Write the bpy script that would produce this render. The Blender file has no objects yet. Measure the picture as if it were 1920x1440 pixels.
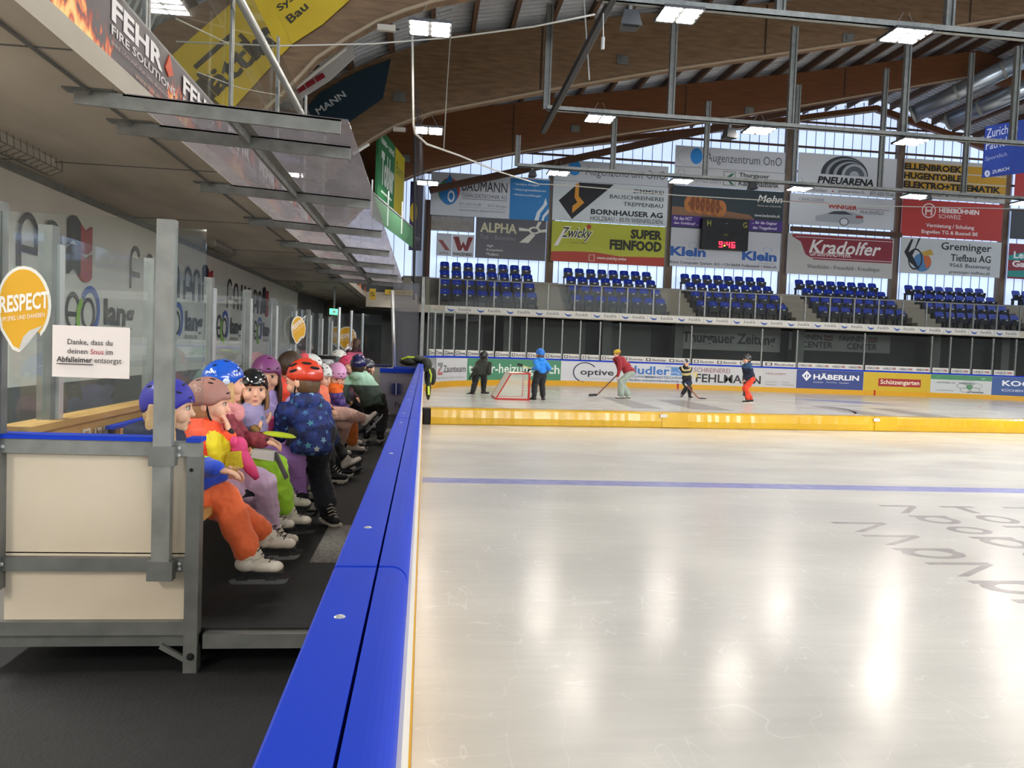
import bpy, bmesh, math, random
from mathutils import Vector, Matrix
from mathutils.bvhtree import BVHTree
random.seed(7)
C = bpy.context.scene.collection
S = bpy.context.scene
PI = math.pi
# ---------------------------------------------------------------- camera
H = 1.32
F_PX, YAW, PITCH, ROLL = 1440.0, 0.114606, -0.043524, 0.037950
CAM = Vector((0, 0, H))
_f = Vector((math.sin(YAW) * math.cos(PITCH), math.cos(YAW) * math.cos(PITCH), math.sin(PITCH)))
_r = Vector((math.cos(YAW), -math.sin(YAW), 0)); _u = _r.cross(_f)
_c, _s = math.cos(ROLL), math.sin(ROLL)
RT, UP, FW = _c * _r + _s * _u, -_s * _r + _c * _u, _f
cam_d = bpy.data.cameras.new('camera'); cam = bpy.data.objects.new('camera', cam_d); C.objects.link(cam)
cam_d.sensor_fit = 'HORIZONTAL'; cam_d.sensor_width = 36.0; cam_d.lens = F_PX / 1920 * 36
cam_d.clip_start = 0.02; cam_d.clip_end = 300
cam.matrix_world = Matrix(((RT.x, UP.x, -FW.x, 0), (RT.y, UP.y, -FW.y, 0), (RT.z, UP.z, -FW.z, H), (0, 0, 0, 1)))
S.camera = cam
S.view_settings.view_transform = 'Standard'; S.view_settings.look = 'None'
S.view_settings.gamma = 1; S.view_settings.use_curve_mapping = False
S.view_settings.exposure = 0.72
S.cycles.transparent_max_bounces = 32; S.cycles.max_bounces = 8; S.cycles.glossy_bounces = 3; S.cycles.adaptive_threshold = .02
# ---------------------------------------------------------------- world: grey winter daylight around the hall
w = bpy.data.worlds.new('world'); S.world = w; w.use_nodes = True
w.node_tree.nodes['Background'].inputs[0].default_value = (0.72, 0.83, 1.0, 1)
w.node_tree.nodes['Background'].inputs[1].default_value = 0.6
# the rows of floodlights under the trusses: (x, y, z)
LAMPS = [(x, 12.6, 7.0) for x in (4, 8, 12)] + [(x, 18.4, 7.0) for x in (4, 8, 12, 16)] + [(x, 24.2, 7.0) for x in (4, 8, 12, 16, 20)]
LAMPS += [(-.08, y, 6.44) for y in (12.6, 18.4, 24.2)]
LAMPS_BACK = [(x, y, 7.0) for y in (6.85, 1.1, -4.6) for x in (4, 8, 12, 16, 20)] + [(x, 12.6, 7.0) for x in (16, 20, 24)] + [(x, 18.4, 7.0) for x in (20, 24)] + [(-.08, y, 6.44) for y in (6.85, 1.1, -4.6, -10.3)]
LAMP_W = 150
def area(name, loc, rot, sx, sy, power, col=(1, .97, .945), spread=PI):
    l = bpy.data.lights.new(name, 'AREA'); l.shape = 'RECTANGLE'; l.size = sx; l.size_y = sy; l.energy = power; l.color = col; l.spread = spread
    o = bpy.data.objects.new(name, l); C.objects.link(o); o.location = loc; o.rotation_euler = rot; return o
for x, y, z in LAMPS_BACK:
    area('floodlight_beam', (x, y, z - .12), (0, 0, 0), .5, .42, LAMP_W)
# unseen fill lights added under the stand to brighten the logo wall
for y in (3.4, -.6, -4.6):
    area('walkway_fill_light', (-2.9, y, 2.82), (0, 0, 0), .3, 1.4, 75, (1, .95, .88))
# unseen fill light added behind the camera, standing in for gable daylight
area('rear_gable_fill', (12, -27.6, 8.5), (PI / 2, 0, 0), 34, 5, 7500, (.92, .96, 1))
# ---------------------------------------------------------------- projection helpers (photo pixel -> point in the hall)
def ray(x, y): return (x - 960) / F_PX * RT + (720 - y) / F_PX * UP + FW
def PX(x, y, X): d = ray(x, y); return CAM + d * (X / d.x)
def PY(x, y, Y): d = ray(x, y); return CAM + d * (Y / d.y)
def PZ(x, y, z): d = ray(x, y); return CAM + d * ((z - H) / d.z)
# ---------------------------------------------------------------- materials
MATS = {}
def srgb(c):
    if isinstance(c, str):
        c = c.lstrip('#'); c = tuple(int(c[i:i + 2], 16) / 255 for i in (0, 2, 4))
    return tuple(x / 12.92 if x <= .04045 else ((x + .055) / 1.055) ** 2.4 for x in c)
def mat(name, col, rough=.55, metal=0, col2=None, nscale=5, stretch=(1, 1, 1), bump=0, bscale=40, emit=0, alpha=1, coat=0, spec=.5, ncontrast=.25, sheen=0):
    if name in MATS: return MATS[name]
    m = bpy.data.materials.new(name); MATS[name] = m; m.use_nodes = True
    nt = m.node_tree; b = nt.nodes['Principled BSDF']; c = (*srgb(col), 1)
    b.inputs['Base Color'].default_value = c; b.inputs['Roughness'].default_value = rough; b.inputs['Metallic'].default_value = metal
    b.inputs['Specular IOR Level'].default_value = spec
    if coat: b.inputs['Coat Weight'].default_value = coat; b.inputs['Coat Roughness'].default_value = .08
    if sheen: b.inputs['Sheen Weight'].default_value = sheen
    if alpha < 1: b.inputs['Alpha'].default_value = alpha
    if emit: b.inputs['Emission Color'].default_value = c; b.inputs['Emission Strength'].default_value = emit
    if col2 is not None or bump:
        tc = nt.nodes.new('ShaderNodeTexCoord'); mp = nt.nodes.new('ShaderNodeMapping'); mp.inputs['Scale'].default_value = stretch
        nt.links.new(tc.outputs['Object'], mp.inputs[0])
        if col2 is not None:
            n = nt.nodes.new('ShaderNodeTexNoise'); n.inputs['Scale'].default_value = nscale; n.inputs['Detail'].default_value = 5
            nt.links.new(mp.outputs[0], n.inputs['Vector'])
            r = nt.nodes.new('ShaderNodeValToRGB'); r.color_ramp.elements[0].position = .5 - ncontrast; r.color_ramp.elements[1].position = .5 + ncontrast
            r.color_ramp.elements[0].color = c; r.color_ramp.elements[1].color = (*srgb(col2), 1)
            nt.links.new(n.outputs['Fac'], r.inputs[0]); nt.links.new(r.outputs[0], b.inputs['Base Color'])
        if bump:
            n2 = nt.nodes.new('ShaderNodeTexNoise'); n2.inputs['Scale'].default_value = bscale; n2.inputs['Detail'].default_value = 4
            nt.links.new(mp.outputs[0], n2.inputs['Vector'])
            bp = nt.nodes.new('ShaderNodeBump'); bp.inputs['Strength'].default_value = bump; bp.inputs['Distance'].default_value = .01
            nt.links.new(n2.outputs['Fac'], bp.inputs['Height']); nt.links.new(bp.outputs[0], b.inputs['Normal'])
    return m
def flat(col, rough=.6, coat=0):                       # plain printed or painted colour
    key = 'paint_' + (col if isinstance(col, str) else '%.2f_%.2f_%.2f' % tuple(col)).lstrip('#') + ('_%d' % int(rough * 10))
    return mat(key, col, rough, coat=coat)
def glow(col, s): return mat('glow_%s_%d' % (col.lstrip('#'), s * 10), col, .5, emit=s)
# clear sheet: fixed mix of transparent and glossy, a little grey
def sheet(name, tint, tr=.88, rough=.03, haze=(0.5, .5, .5), hz=.05, ior=1.4):
    if name in MATS: return MATS[name]
    m = bpy.data.materials.new(name); MATS[name] = m; m.use_nodes = True; nt = m.node_tree; nt.nodes.clear()
    o = nt.nodes.new('ShaderNodeOutputMaterial'); t = nt.nodes.new('ShaderNodeBsdfTransparent'); t.inputs[0].default_value = (*tint, 1)
    g = nt.nodes.new('ShaderNodeBsdfGlossy'); g.inputs['Roughness'].default_value = rough; g.inputs[0].default_value = (.9, .95, 1, 1)
    d = nt.nodes.new('ShaderNodeBsdfTranslucent' if hz > .2 else 'ShaderNodeBsdfDiffuse'); d.inputs[0].default_value = (*haze, 1)
    fr = nt.nodes.new('ShaderNodeFresnel'); fr.inputs[0].default_value = ior
    m1 = nt.nodes.new('ShaderNodeMixShader'); m2 = nt.nodes.new('ShaderNodeMixShader'); m2.inputs[0].default_value = hz
    gm = nt.nodes.new('ShaderNodeNewGeometry'); sb_ = nt.nodes.new('ShaderNodeMath'); sb_.operation = 'SUBTRACT'; sb_.inputs[0].default_value = 1; nt.links.new(gm.outputs['Backfacing'], sb_.inputs[1])
    mu = nt.nodes.new('ShaderNodeMath'); mu.operation = 'MULTIPLY'; nt.links.new(fr.outputs[0], mu.inputs[0]); nt.links.new(sb_.outputs[0], mu.inputs[1]); nt.links.new(mu.outputs[0], m1.inputs[0]); nt.links.new(t.outputs[0], m1.inputs[1]); nt.links.new(g.outputs[0], m1.inputs[2])
    nt.links.new(m1.outputs[0], m2.inputs[1]); nt.links.new(d.outputs[0], m2.inputs[2]); nt.links.new(m2.outputs[0], o.inputs[0])
    if hz > .2:
        n = nt.nodes.new('ShaderNodeTexNoise'); n.inputs['Scale'].default_value = 3; n.inputs['Detail'].default_value = 8
        mr = nt.nodes.new('ShaderNodeMapRange'); mr.inputs[1].default_value = .3; mr.inputs[2].default_value = .7; mr.inputs[3].default_value = hz * .7; mr.inputs[4].default_value = min(1, hz * 1.4)
        tc = nt.nodes.new('ShaderNodeTexCoord'); mp = nt.nodes.new('ShaderNodeMapping'); mp.inputs['Scale'].default_value = (1, .35, 1)
        nt.links.new(tc.outputs['Object'], mp.inputs[0]); nt.links.new(mp.outputs[0], n.inputs[0]); nt.links.new(n.outputs[0], mr.inputs[0]); nt.links.new(mr.outputs[0], m2.inputs[0])
    return m
GLASS = sheet('rink_glass', (.93, .96, .95), hz=.015, ior=1.45)
STEEL = mat('galvanised_steel', '#949692', .5, .3, col2='#777975', nscale=9, bump=.05)
STEEL_D = mat('dark_galvanised_steel', '#7c7e7b', .5, .3, col2='#646663', nscale=9)
ALU = mat('aluminium', '#c9cbc9', .4, .6)
BLUE = mat('blue_cap_plastic', '#1338b8', .55, col2='#173ec2', nscale=2, spec=.15)
WHITEB = mat('white_board_plastic', '#e4e0d6', .45, col2='#d6d0c4', nscale=3, bump=.02)
CREAM = mat('cream_panel', '#dccfb9', .5, col2='#d0c2aa', nscale=2, bump=.02)
YELLOWK = mat('yellow_kick_plastic', '#d9a218', .5)
RUBBER = mat('black_rubber', '#131416', .75, col2='#1d1e20', nscale=14, bump=.25, bscale=60)
CONC = mat('concrete', '#cbc2b2', .8, col2='#9d9484', nscale=1.4, stretch=(1, .35, 1), bump=.15, bscale=12)
CONC_D = mat('grey_concrete', '#6d6d69', .8, col2='#5b5b57', nscale=1.6, bump=.15, bscale=12)
WOODL = mat('pine_plank', '#c39a5a', .6, col2='#a37a40', nscale=5, stretch=(4, .5, 4), bump=.1, bscale=20)
BEAM = mat('roof_beam_plywood', '#85694c', .7, col2='#5f4a35', nscale=3, stretch=(.6, 1, 4), bump=.1, bscale=12)
BEAM_R = mat('roof_beam_glulam', '#74461f', .6, col2='#553015', nscale=3, stretch=(.4, 1, 7), bump=.1, bscale=12)
DARK = mat('dark_gap', '#101010', .9)
# ---------------------------------------------------------------- mesh building
class MB:
    def __init__(s): s.v = []; s.f = []; s.m = []; s.mi = 0
    def add(s, vs, fs):
        n = len(s.v); s.v += [tuple(p) for p in vs]; s.f += [tuple(n + i for i in f) for f in fs]; s.m += [s.mi] * len(fs); return s
    def box(s, x0, x1, y0, y1, z0, z1):
        x0, x1 = min(x0, x1), max(x0, x1); y0, y1 = min(y0, y1), max(y0, y1); z0, z1 = min(z0, z1), max(z0, z1)
        return s.add([(x0, y0, z0), (x1, y0, z0), (x1, y1, z0), (x0, y1, z0), (x0, y0, z1), (x1, y0, z1), (x1, y1, z1), (x0, y1, z1)],
                     [(0, 3, 2, 1), (4, 5, 6, 7), (0, 1, 5, 4), (1, 2, 6, 5), (2, 3, 7, 6), (3, 0, 4, 7)])
    def hexa(s, pts):                                        # eight corners: bottom loop then top loop
        return s.add(pts, [(0, 3, 2, 1), (4, 5, 6, 7), (0, 1, 5, 4), (1, 2, 6, 5), (2, 3, 7, 6), (3, 0, 4, 7)])
    def bar(s, a, b, w, h, up=(0, 0, 1)):
        a, b = Vector(a), Vector(b); d = (b - a).normalized(); x = d.cross(Vector(up))
        if x.length < 1e-4: x = d.cross(Vector((0, 1, 0)))
        x.normalize(); z = x.cross(d)
        q = [(-w / 2, -h / 2), (w / 2, -h / 2), (w / 2, h / 2), (-w / 2, h / 2)]
        return s.hexa([a + x * i + z * j for i, j in q] + [b + x * i + z * j for i, j in q])
    def tube(s, pts, r, n=8, cap=True):
        pts = [Vector(p) for p in pts]; rs = r if isinstance(r, (list, tuple)) else [r] * len(pts); base = len(s.v); prev = None
        for i, p in enumerate(pts):
            d = ((pts[i + 1] if i + 1 < len(pts) else p) - (pts[i - 1] if i else p)).normalized()
            x = d.cross(Vector((0, 0, 1))) if prev is None else prev - d * prev.dot(d)
            if x.length < 1e-4: x = d.cross(Vector((0, 1, 0)))
            x.normalize(); prev = x; z = x.cross(d)
            for k in range(n):
                a = 2 * PI * k / n; s.v.append(tuple(p + (x * math.cos(a) + z * math.sin(a)) * rs[i]))
        for i in range(len(pts) - 1):
            for k in range(n):
                a = base + i * n + k; b = base + i * n + (k + 1) % n; s.f.append((a, b, b + n, a + n)); s.m.append(s.mi)
        if cap:
            s.f.append(tuple(base + k for k in reversed(range(n)))); s.m.append(s.mi)
            e = base + (len(pts) - 1) * n; s.f.append(tuple(e + k for k in range(n))); s.m.append(s.mi)
        return s
    def prism(s, poly, fn, d0, d1):                          # polygon (u,v) swept between depths through fn(u,v,d)
        n = len(poly); vs = [fn(u, v, d0) for u, v in poly] + [fn(u, v, d1) for u, v in poly]
        return s.add(vs, [tuple(reversed(range(n))), tuple(range(n, 2 * n))] + [(i, (i + 1) % n, n + (i + 1) % n, n + i) for i in range(n)])
    def ell(s, c, r, n=12, k=8, rot=None):
        vs = []; fs = []; R = rot or Matrix.Identity(3)
        for i in range(k + 1):
            t = PI * i / k
            for j in range(n):
                a = 2 * PI * j / n
                vs.append(Vector(c) + R @ Vector((r[0] * math.sin(t) * math.cos(a), r[1] * math.sin(t) * math.sin(a), r[2] * math.cos(t))))
        for i in range(k):
            for j in range(n):
                fs.append((i * n + j, (i + 1) * n + j, (i + 1) * n + (j + 1) % n, i * n + (j + 1) % n))
        return s.add(vs, fs)
    def build(s, name, m, parent=None, smooth=False, kind=None):
        me = bpy.data.meshes.new(name); me.from_pydata(s.v, [], s.f)
        ms = m if isinstance(m, (list, tuple)) else [m]
        for x in ms: me.materials.append(x)
        if len(ms) > 1: me.polygons.foreach_set('material_index', s.m)
        if smooth: me.polygons.foreach_set('use_smooth', [True] * len(me.polygons))
        me.update(); o = bpy.data.objects.new(name, me); C.objects.link(o)
        if parent: o.parent = parent
        if kind: o['kind'] = kind
        return o
def tag(o, label=None, cat=None, group=None, kind=None):
    if label: o['label'] = label
    if cat: o['category'] = cat
    if group: o['group'] = group
    if kind: o['kind'] = kind
    return o
def empty(name, loc=(0, 0, 0), rz=0, label=None, cat=None, group=None, kind=None):
    o = bpy.data.objects.new(name, None); C.objects.link(o); o.location = loc; o.rotation_euler = (0, 0, rz); o.empty_display_size = .1
    return tag(o, label, cat, group, kind)
def struct(o, label=None): o['kind'] = 'structure'; (label and tag(o, label)); return o
def one(name, mesh_fn, m, **k):
    b = MB(); mesh_fn(b); return b.build(name, m, **k)
def tree(o):
    r = [o]
    for c in o.children: r += tree(c)
    return r
def copy_tree(o, parent=None):
    c = o.copy(); C.objects.link(c)
    if parent: c.parent = parent
    for ch in o.children: copy_tree(ch, c)
    return c
# ---------------------------------------------------------------- lettering and flat signs
_TC = {}
def text_verts(txt, bold=0.0, res=2, spacing=1.0):
    key = (txt, bold, res, spacing)
    if key in _TC: return _TC[key]
    cu = bpy.data.curves.new('t', 'FONT'); cu.body = txt; cu.offset = bold; cu.resolution_u = res; cu.space_character = spacing
    o = bpy.data.objects.new('t', cu); me = bpy.data.meshes.new_from_object(o)
    v = [(p.co.x, p.co.y) for p in me.vertices]; f = [tuple(p.vertices) for p in me.polygons]
    bpy.data.objects.remove(o); bpy.data.curves.remove(cu); bpy.data.meshes.remove(me)
    if not v: v = [(0, 0), (1, 1)]
    x0, x1 = min(p[0] for p in v), max(p[0] for p in v); y0, y1 = min(p[1] for p in v), max(p[1] for p in v)
    v = [((x - x0) / (x1 - x0 or 1), (y - y0) / (y1 - y0 or 1)) for x, y in v]
    _TC[key] = (v, f); return _TC[key]
class Sign:
    """flat thing in its own frame: local x runs right, local z runs up, the face looks along local -y"""
    def __init__(s, name, label, cat, origin, rz, w, h, bg, t=.03, rough=.55, group=None, poly=None, panel='panel', root=None, tilt=None):
        s.w, s.h, s.k = w, h, 0
        s.root = root or empty(name, origin, rz, label, cat, group)
        if tilt is not None: s.root.matrix_world = tilt
        if bg is not None:
            m = bg if isinstance(bg, bpy.types.Material) else flat(bg, rough)
            b = MB()
            if poly: b.prism([(u * w, (1 - v) * h) for u, v in poly], lambda u, v, d: (u, d, v), 0, t)
            else: b.box(0, w, 0, t, 0, h)
            s.panel = b.build(panel, m, s.root)
    def _m(s, c): return c if isinstance(c, bpy.types.Material) else flat(c)
    def dep(s): s.k += 1; return -.003 - .0012 * s.k
    def poly(s, pts, col, name='emblem'):
        d = s.dep(); b = MB(); b.prism([(u * s.w, (1 - v) * s.h) for u, v in pts], lambda u, v, dd: (u, dd, v), d, 0)
        return b.build(name, s._m(col), s.root)
    def rect(s, u0, v0, u1, v1, col, name='colour_field'): return s.poly([(u0, v0), (u1, v0), (u1, v1), (u0, v1)], col, name)
    def disc(s, u, v, ru, rv, col, name='emblem', a0=0, a1=2 * PI, inner=0, n=28):
        pts = []; full = abs(a1 - a0 - 2 * PI) < 1e-3
        if not inner:
            for i in range(n + (0 if full else 1)):
                a = a0 + (a1 - a0) * i / n; pts.append((u + ru * math.cos(a), v - rv * math.sin(a)))
            if not full and (a1 - a0) < PI * 1.99: pts.append((u, v))
            return s.poly(pts, col, name)
        d = s.dep(); b = MB()
        for i in range(n):
            aa, bb = a0 + (a1 - a0) * i / n, a0 + (a1 - a0) * (i + 1) / n
            q = [(u + ru * k * math.cos(a), v - rv * k * math.sin(a)) for a, k in ((aa, 1), (bb, 1), (bb, inner), (aa, inner))]
            b.prism([(p * s.w, (1 - r) * s.h) for p, r in q], lambda x, y, dd: (x, dd, y), d, d + .002)
        return b.build(name, s._m(col), s.root)
    def text(s, txt, u0, v0, u1, v1, col, bold=.0, slant=0, res=2, name='lettering', skew=0):
        vs, fs = text_verts(txt, bold, res); d = s.dep(); b = MB()
        W, Hh = (u1 - u0) * s.w, (v1 - v0) * s.h
        b.add([(u0 * s.w + x * W + slant * y * Hh, d, (1 - v1) * s.h + y * Hh + skew * x * W) for x, y in vs], fs)
        return b.build(name, s._m(col), s.root)
def wall_sign(name, label, x0, y0, x1, y1, Y, bg, cat='banner', **k):    # photo corners of a sign that faces the camera side
    k_ = .041 * (x1 - x0); a, b = PY(x0, y0, Y), PY(x1, y1, Y)
    b.z = (b.z + PY(x0, y1 - k_, Y).z) / 2; a.z = (a.z + PY(x1, y0 + k_, Y).z) / 2
    return Sign(name, label, cat, (a.x, Y, b.z), 0, b.x - a.x, a.z - b.z, bg, **k)
# ================================================================ the setting
RX, RY0, RY1, RR = 30.0, -27.0, 30.65, 8.0
SL = RY1 - RR - RY0
ARC = PI / 2 * RR
def path(s, o=0.0):                                       # rink outline from behind the camera, up the near side, round the end; o = outward offset
    if s < SL: return Vector((-o, RY0 + s, 0))
    s -= SL
    if s < ARC: a = PI - s / RR; return Vector((RR + (RR + o) * math.cos(a), RY1 - RR + (RR + o) * math.sin(a), 0))
    s -= ARC
    if s < RX - 2 * RR: return Vector((RR + s, RY1 + o, 0))
    s -= RX - 2 * RR
    if s < ARC: a = PI / 2 - s / RR; return Vector((RX - RR + (RR + o) * math.cos(a), RY1 - RR + (RR + o) * math.sin(a), 0))
    s -= ARC
    return Vector((RX + o, RY1 - RR - s, 0))
def proj_x(P): d = P - CAM; return 960 + F_PX * d.dot(RT) / d.dot(FW)
def s_at(px, z=1.0, o=0.0):
    lo, hi = SL, SL + ARC * 2 + (RX - 2 * RR)
    for _ in range(40):
        m = (lo + hi) / 2; p = path(m, o); p.z = z
        if proj_x(p) < px: lo = m
        else: hi = m
    return (lo + hi) / 2
def ribbon(b, s0, s1, o0, o1, z0, z1, step=.5):
    curved = not (s1 <= SL or s0 >= SL + 2 * ARC + RX - 2 * RR)
    n = max(1, int(abs(s1 - s0) / step)) if curved else 1
    for i in range(n):
        a, c = s0 + (s1 - s0) * i / n, s0 + (s1 - s0) * (i + 1) / n
        q = []
        for z in (z0, z1):
            for s, o in ((a, o0), (a, o1), (c, o1), (c, o0)):
                p = path(s, o); q.append((p.x, p.y, z))
        b.hexa(q)
# ---- ice
ICE = bpy.data.materials.new('ice'); ICE.use_nodes = True
nt = ICE.node_tree; pb = nt.nodes['Principled BSDF']; N = nt.nodes.new; L = nt.links.new
tc = N('ShaderNodeTexCoord')
def noise(scale, detail=5, stretch=(1, 1, 1), rz=0):
    mp = N('ShaderNodeMapping'); mp.inputs['Scale'].default_value = stretch; mp.inputs['Rotation'].default_value = (0, 0, rz)
    n = N('ShaderNodeTexNoise'); n.inputs['Scale'].default_value = scale; n.inputs['Detail'].default_value = detail
    L(tc.outputs['Object'], mp.inputs[0]); L(mp.outputs[0], n.inputs['Vector']); return n
n1 = noise(.6, 6, (1, 2, 1), .1); n2 = noise(9, 9, (.22, 1.9, 1), .18); n3 = noise(16, 9, (1.3, .25, 1), .7)
r1 = N('ShaderNodeValToRGB'); r1.color_ramp.elements[0].position = .3; r1.color_ramp.elements[1].position = .7
r1.color_ramp.elements[0].color = (*srgb('#cbc9c2'), 1); r1.color_ramp.elements[1].color = (*srgb('#d4d2ca'), 1)
L(n1.outputs['Fac'], r1.inputs[0])
mx = N('ShaderNodeMix'); mx.data_type = 'RGBA'; mx.blend_type = 'MULTIPLY'; mx.inputs[0].default_value = .15
r2 = N('ShaderNodeValToRGB'); r2.color_ramp.elements[0].position = .32; r2.color_ramp.elements[1].position = .6
r2.color_ramp.elements[0].color = (.72, .74, .74, 1); r2.color_ramp.elements[1].color = (1, 1, 1, 1)
L(n2.outputs['Fac'], r2.inputs[0]); L(r1.outputs[0], mx.inputs[6]); L(r2.outputs[0], mx.inputs[7]); L(mx.outputs[2], pb.inputs['Base Color'])
mr = N('ShaderNodeMapRange'); mr.inputs[1].default_value = .35; mr.inputs[2].default_value = .65; mr.inputs[3].default_value = .17; mr.inputs[4].default_value = .25
L(n1.outputs['Fac'], mr.inputs[0]); L(mr.outputs[0], pb.inputs['Roughness'])
def ridge(scale, rz, w_, st):
    nn_ = noise(scale, 2, st, rz); m1 = N('ShaderNodeMath'); m1.operation = 'SUBTRACT'; m1.inputs[1].default_value = .5; L(nn_.outputs['Fac'], m1.inputs[0])
    m2 = N('ShaderNodeMath'); m2.operation = 'ABSOLUTE'; L(m1.outputs[0], m2.inputs[0])
    m3 = N('ShaderNodeMapRange'); m3.inputs[1].default_value = 0; m3.inputs[2].default_value = w_; m3.inputs[3].default_value = 1; m3.inputs[4].default_value = 0; L(m2.outputs[0], m3.inputs[0]); return m3.outputs[0]
prev = mx.outputs[2]
for sc_, rz_, w_, st_ in ((.7, .3, .0016, (1, 2.2, 1)), (1.3, 1.2, .0025, (2.4, .7, 1)), (1.9, 2.4, .003, (.6, 2.4, 1))):
    q = N('ShaderNodeMix'); q.data_type = 'RGBA'; q.inputs[7].default_value = (.86, .86, .85, 1); L(prev, q.inputs[6])
    mm = N('ShaderNodeMath'); mm.operation = 'MULTIPLY'; mm.inputs[1].default_value = .3; L(ridge(sc_, rz_, w_, st_), mm.inputs[0]); L(mm.outputs[0], q.inputs[0]); prev = q.outputs[2]
L(prev, pb.inputs['Base Color'])
bp = N('ShaderNodeBump'); bp.inputs['Strength'].default_value = .12; bp.inputs['Distance'].default_value = .002
L(n3.outputs['Fac'], bp.inputs['Height']); L(bp.outputs[0], pb.inputs['Normal']); pb.inputs['Specular IOR Level'].default_value = .22
b = MB(); tot = 2 * SL + 2 * ARC + RX - 2 * RR
ss = [0, SL] + [SL + ARC * i / 20 for i in range(1, 21)] + [SL + ARC + RX - 2 * RR + ARC * i / 20 for i in range(21)] + [tot]
pl = [path(s, .0) for s in ss]
b.add([(p.x, p.y, 0) for p in pl] + [(p.x, p.y, -.06) for p in pl], [tuple(range(len(pl) - 1, -1, -1)), tuple(range(len(pl), 2 * len(pl)))])
ice = struct(b.build('floor', ICE), 'worn white ice of the rink with a blue line across it')
INKB, INKR, INKG, INKP = (mat('ice_ink_' + n, c, .25, col2=c2, nscale=9, spec=.3) for n, c, c2 in (('blue', '#8488bc', '#a0a2ca'), ('red', '#cf9f9c', '#c9b3b0'), ('grey', '#989390', '#aba6a2'), ('crease', '#8f93c0', '#a8aac8')))
def ink(poly, m, z=.0012, name='ice_marking'):
    b = MB(); b.prism(poly, lambda u, v, d: (u, v, d), .0002, z); o = b.build(name, m, ice); return o
ink([(0.02, 7.5), (29.98, 7.5), (29.98, 7.79), (0.02, 7.79)], INKB)
ink([(1.2, 27.0), (28.8, 27.0), (28.8, 27.06), (1.2, 27.06)], INKR)
def ring(cx, cy, r, w, m, n=48, a0=0, a1=2 * PI):
    b = MB()
    for i in range(n):
        p, q = a0 + (a1 - a0) * i / n, a0 + (a1 - a0) * (i + 1) / n
        b.prism([(cx + rr * math.cos(a), cy + rr * math.sin(a)) for a, rr in ((p, r), (q, r), (q, r - w), (p, r - w))], lambda u, v, d: (u, v, d), .0002, .0012)
    return b.build('ice_marking', m, ice)
ring(7.6, 21.5, 4.5, .07, INKR); ring(22.4, 21.5, 4.5, .07, INKR); ring(22, 19.6, 2.2, .07, INKR)
for x, y, w_, h_ in ((6.1, 24.2, 2.6, .07), (9.4, 24.9, .07, 1.6), (10.2, 23.4, 1.6, .07), (11.4, 21.6, .07, 1.8), (9.8, 20.4, 1.4, .07), (20.2, 24.6, 1.8, .07)):
    ink([(x, y), (x + w_, y), (x + w_, y + h_), (x, y + h_)], INKR)
a = PZ(1495, 749, 0); c = PZ(1648, 757, 0)
ink([(a.x, 25.6), (c.x, 25.4), (c.x + .3, 23.6), (a.x + 1.2, 24.0)], INKP)
for u0, v0, u1, v1 in ((5.2, 18.6, 6.0, 23.0), (6.8, 18.8, 7.9, 22.6), (11.3, 18.6, 12.2, 21.8), (13.0, 18.4, 14.0, 21.6)):
    ink([(u0, v0), (u1, v0), (u1, v1), (u0 + .2, v1)], INKG)
# faded lettering under the ice, read from the far side: rows of worn strokes
random.seed(11)
b = MB()
for row, (x, ln, hh) in enumerate(((3.62, 3.4, .46), (4.45, 3.6, .36), (5.05, 3.7, .34), (5.7, 3.7, .34), (6.3, 3.8, .3))):
    y = 6.72 - (0 if row else .75)
    while y > 6.9 - ln:
        k = random.choice((0, 1, 2, 3)); ww = .26 + .1 * random.random(); q = []
        if k in (0, 1):
            for i in range(16):
                p_, q_ = 2 * PI * i / 16, 2 * PI * (i + 1) / 16
                b.prism([(x + hh / 2 * rr * math.cos(a_), y - ww / 2 + ww / 2 * rr * math.sin(a_)) for a_, rr in ((p_, 1), (q_, 1), (q_, .6), (p_, .6))], lambda u, v, d: (u, v, d), .0002, .0012)
        if k in (1, 2, 3): b.prism([(x - hh / 2, y - .06), (x + hh / 2, y - .06), (x + hh / 2, y), (x - hh / 2, y)], lambda u, v, d: (u, v, d), .0002, .0013)
        if k == 2: b.prism([(x - .04, y - ww), (x + .04, y - ww), (x + .04, y), (x - .04, y)], lambda u, v, d: (u, v, d), .0002, .0014)
        if k == 3: b.prism([(x - hh / 2, y - ww), (x - hh / 2 + .08, y - ww), (x + hh / 2, y - .06), (x + hh / 2 - .08, y - .06)], lambda u, v, d: (u, v, d), .0002, .0014)
        y -= ww + .09
tag(b.build('worn_lettering', INKG, ice), kind='stuff')
struct(one('floor', lambda b: (b.box(-4.0, -.1, -3, 4, -.4, -.2), b.box(-9, 40, -28, 42, -.5, -.4)), DARK), 'dark ground under the hall')
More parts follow.
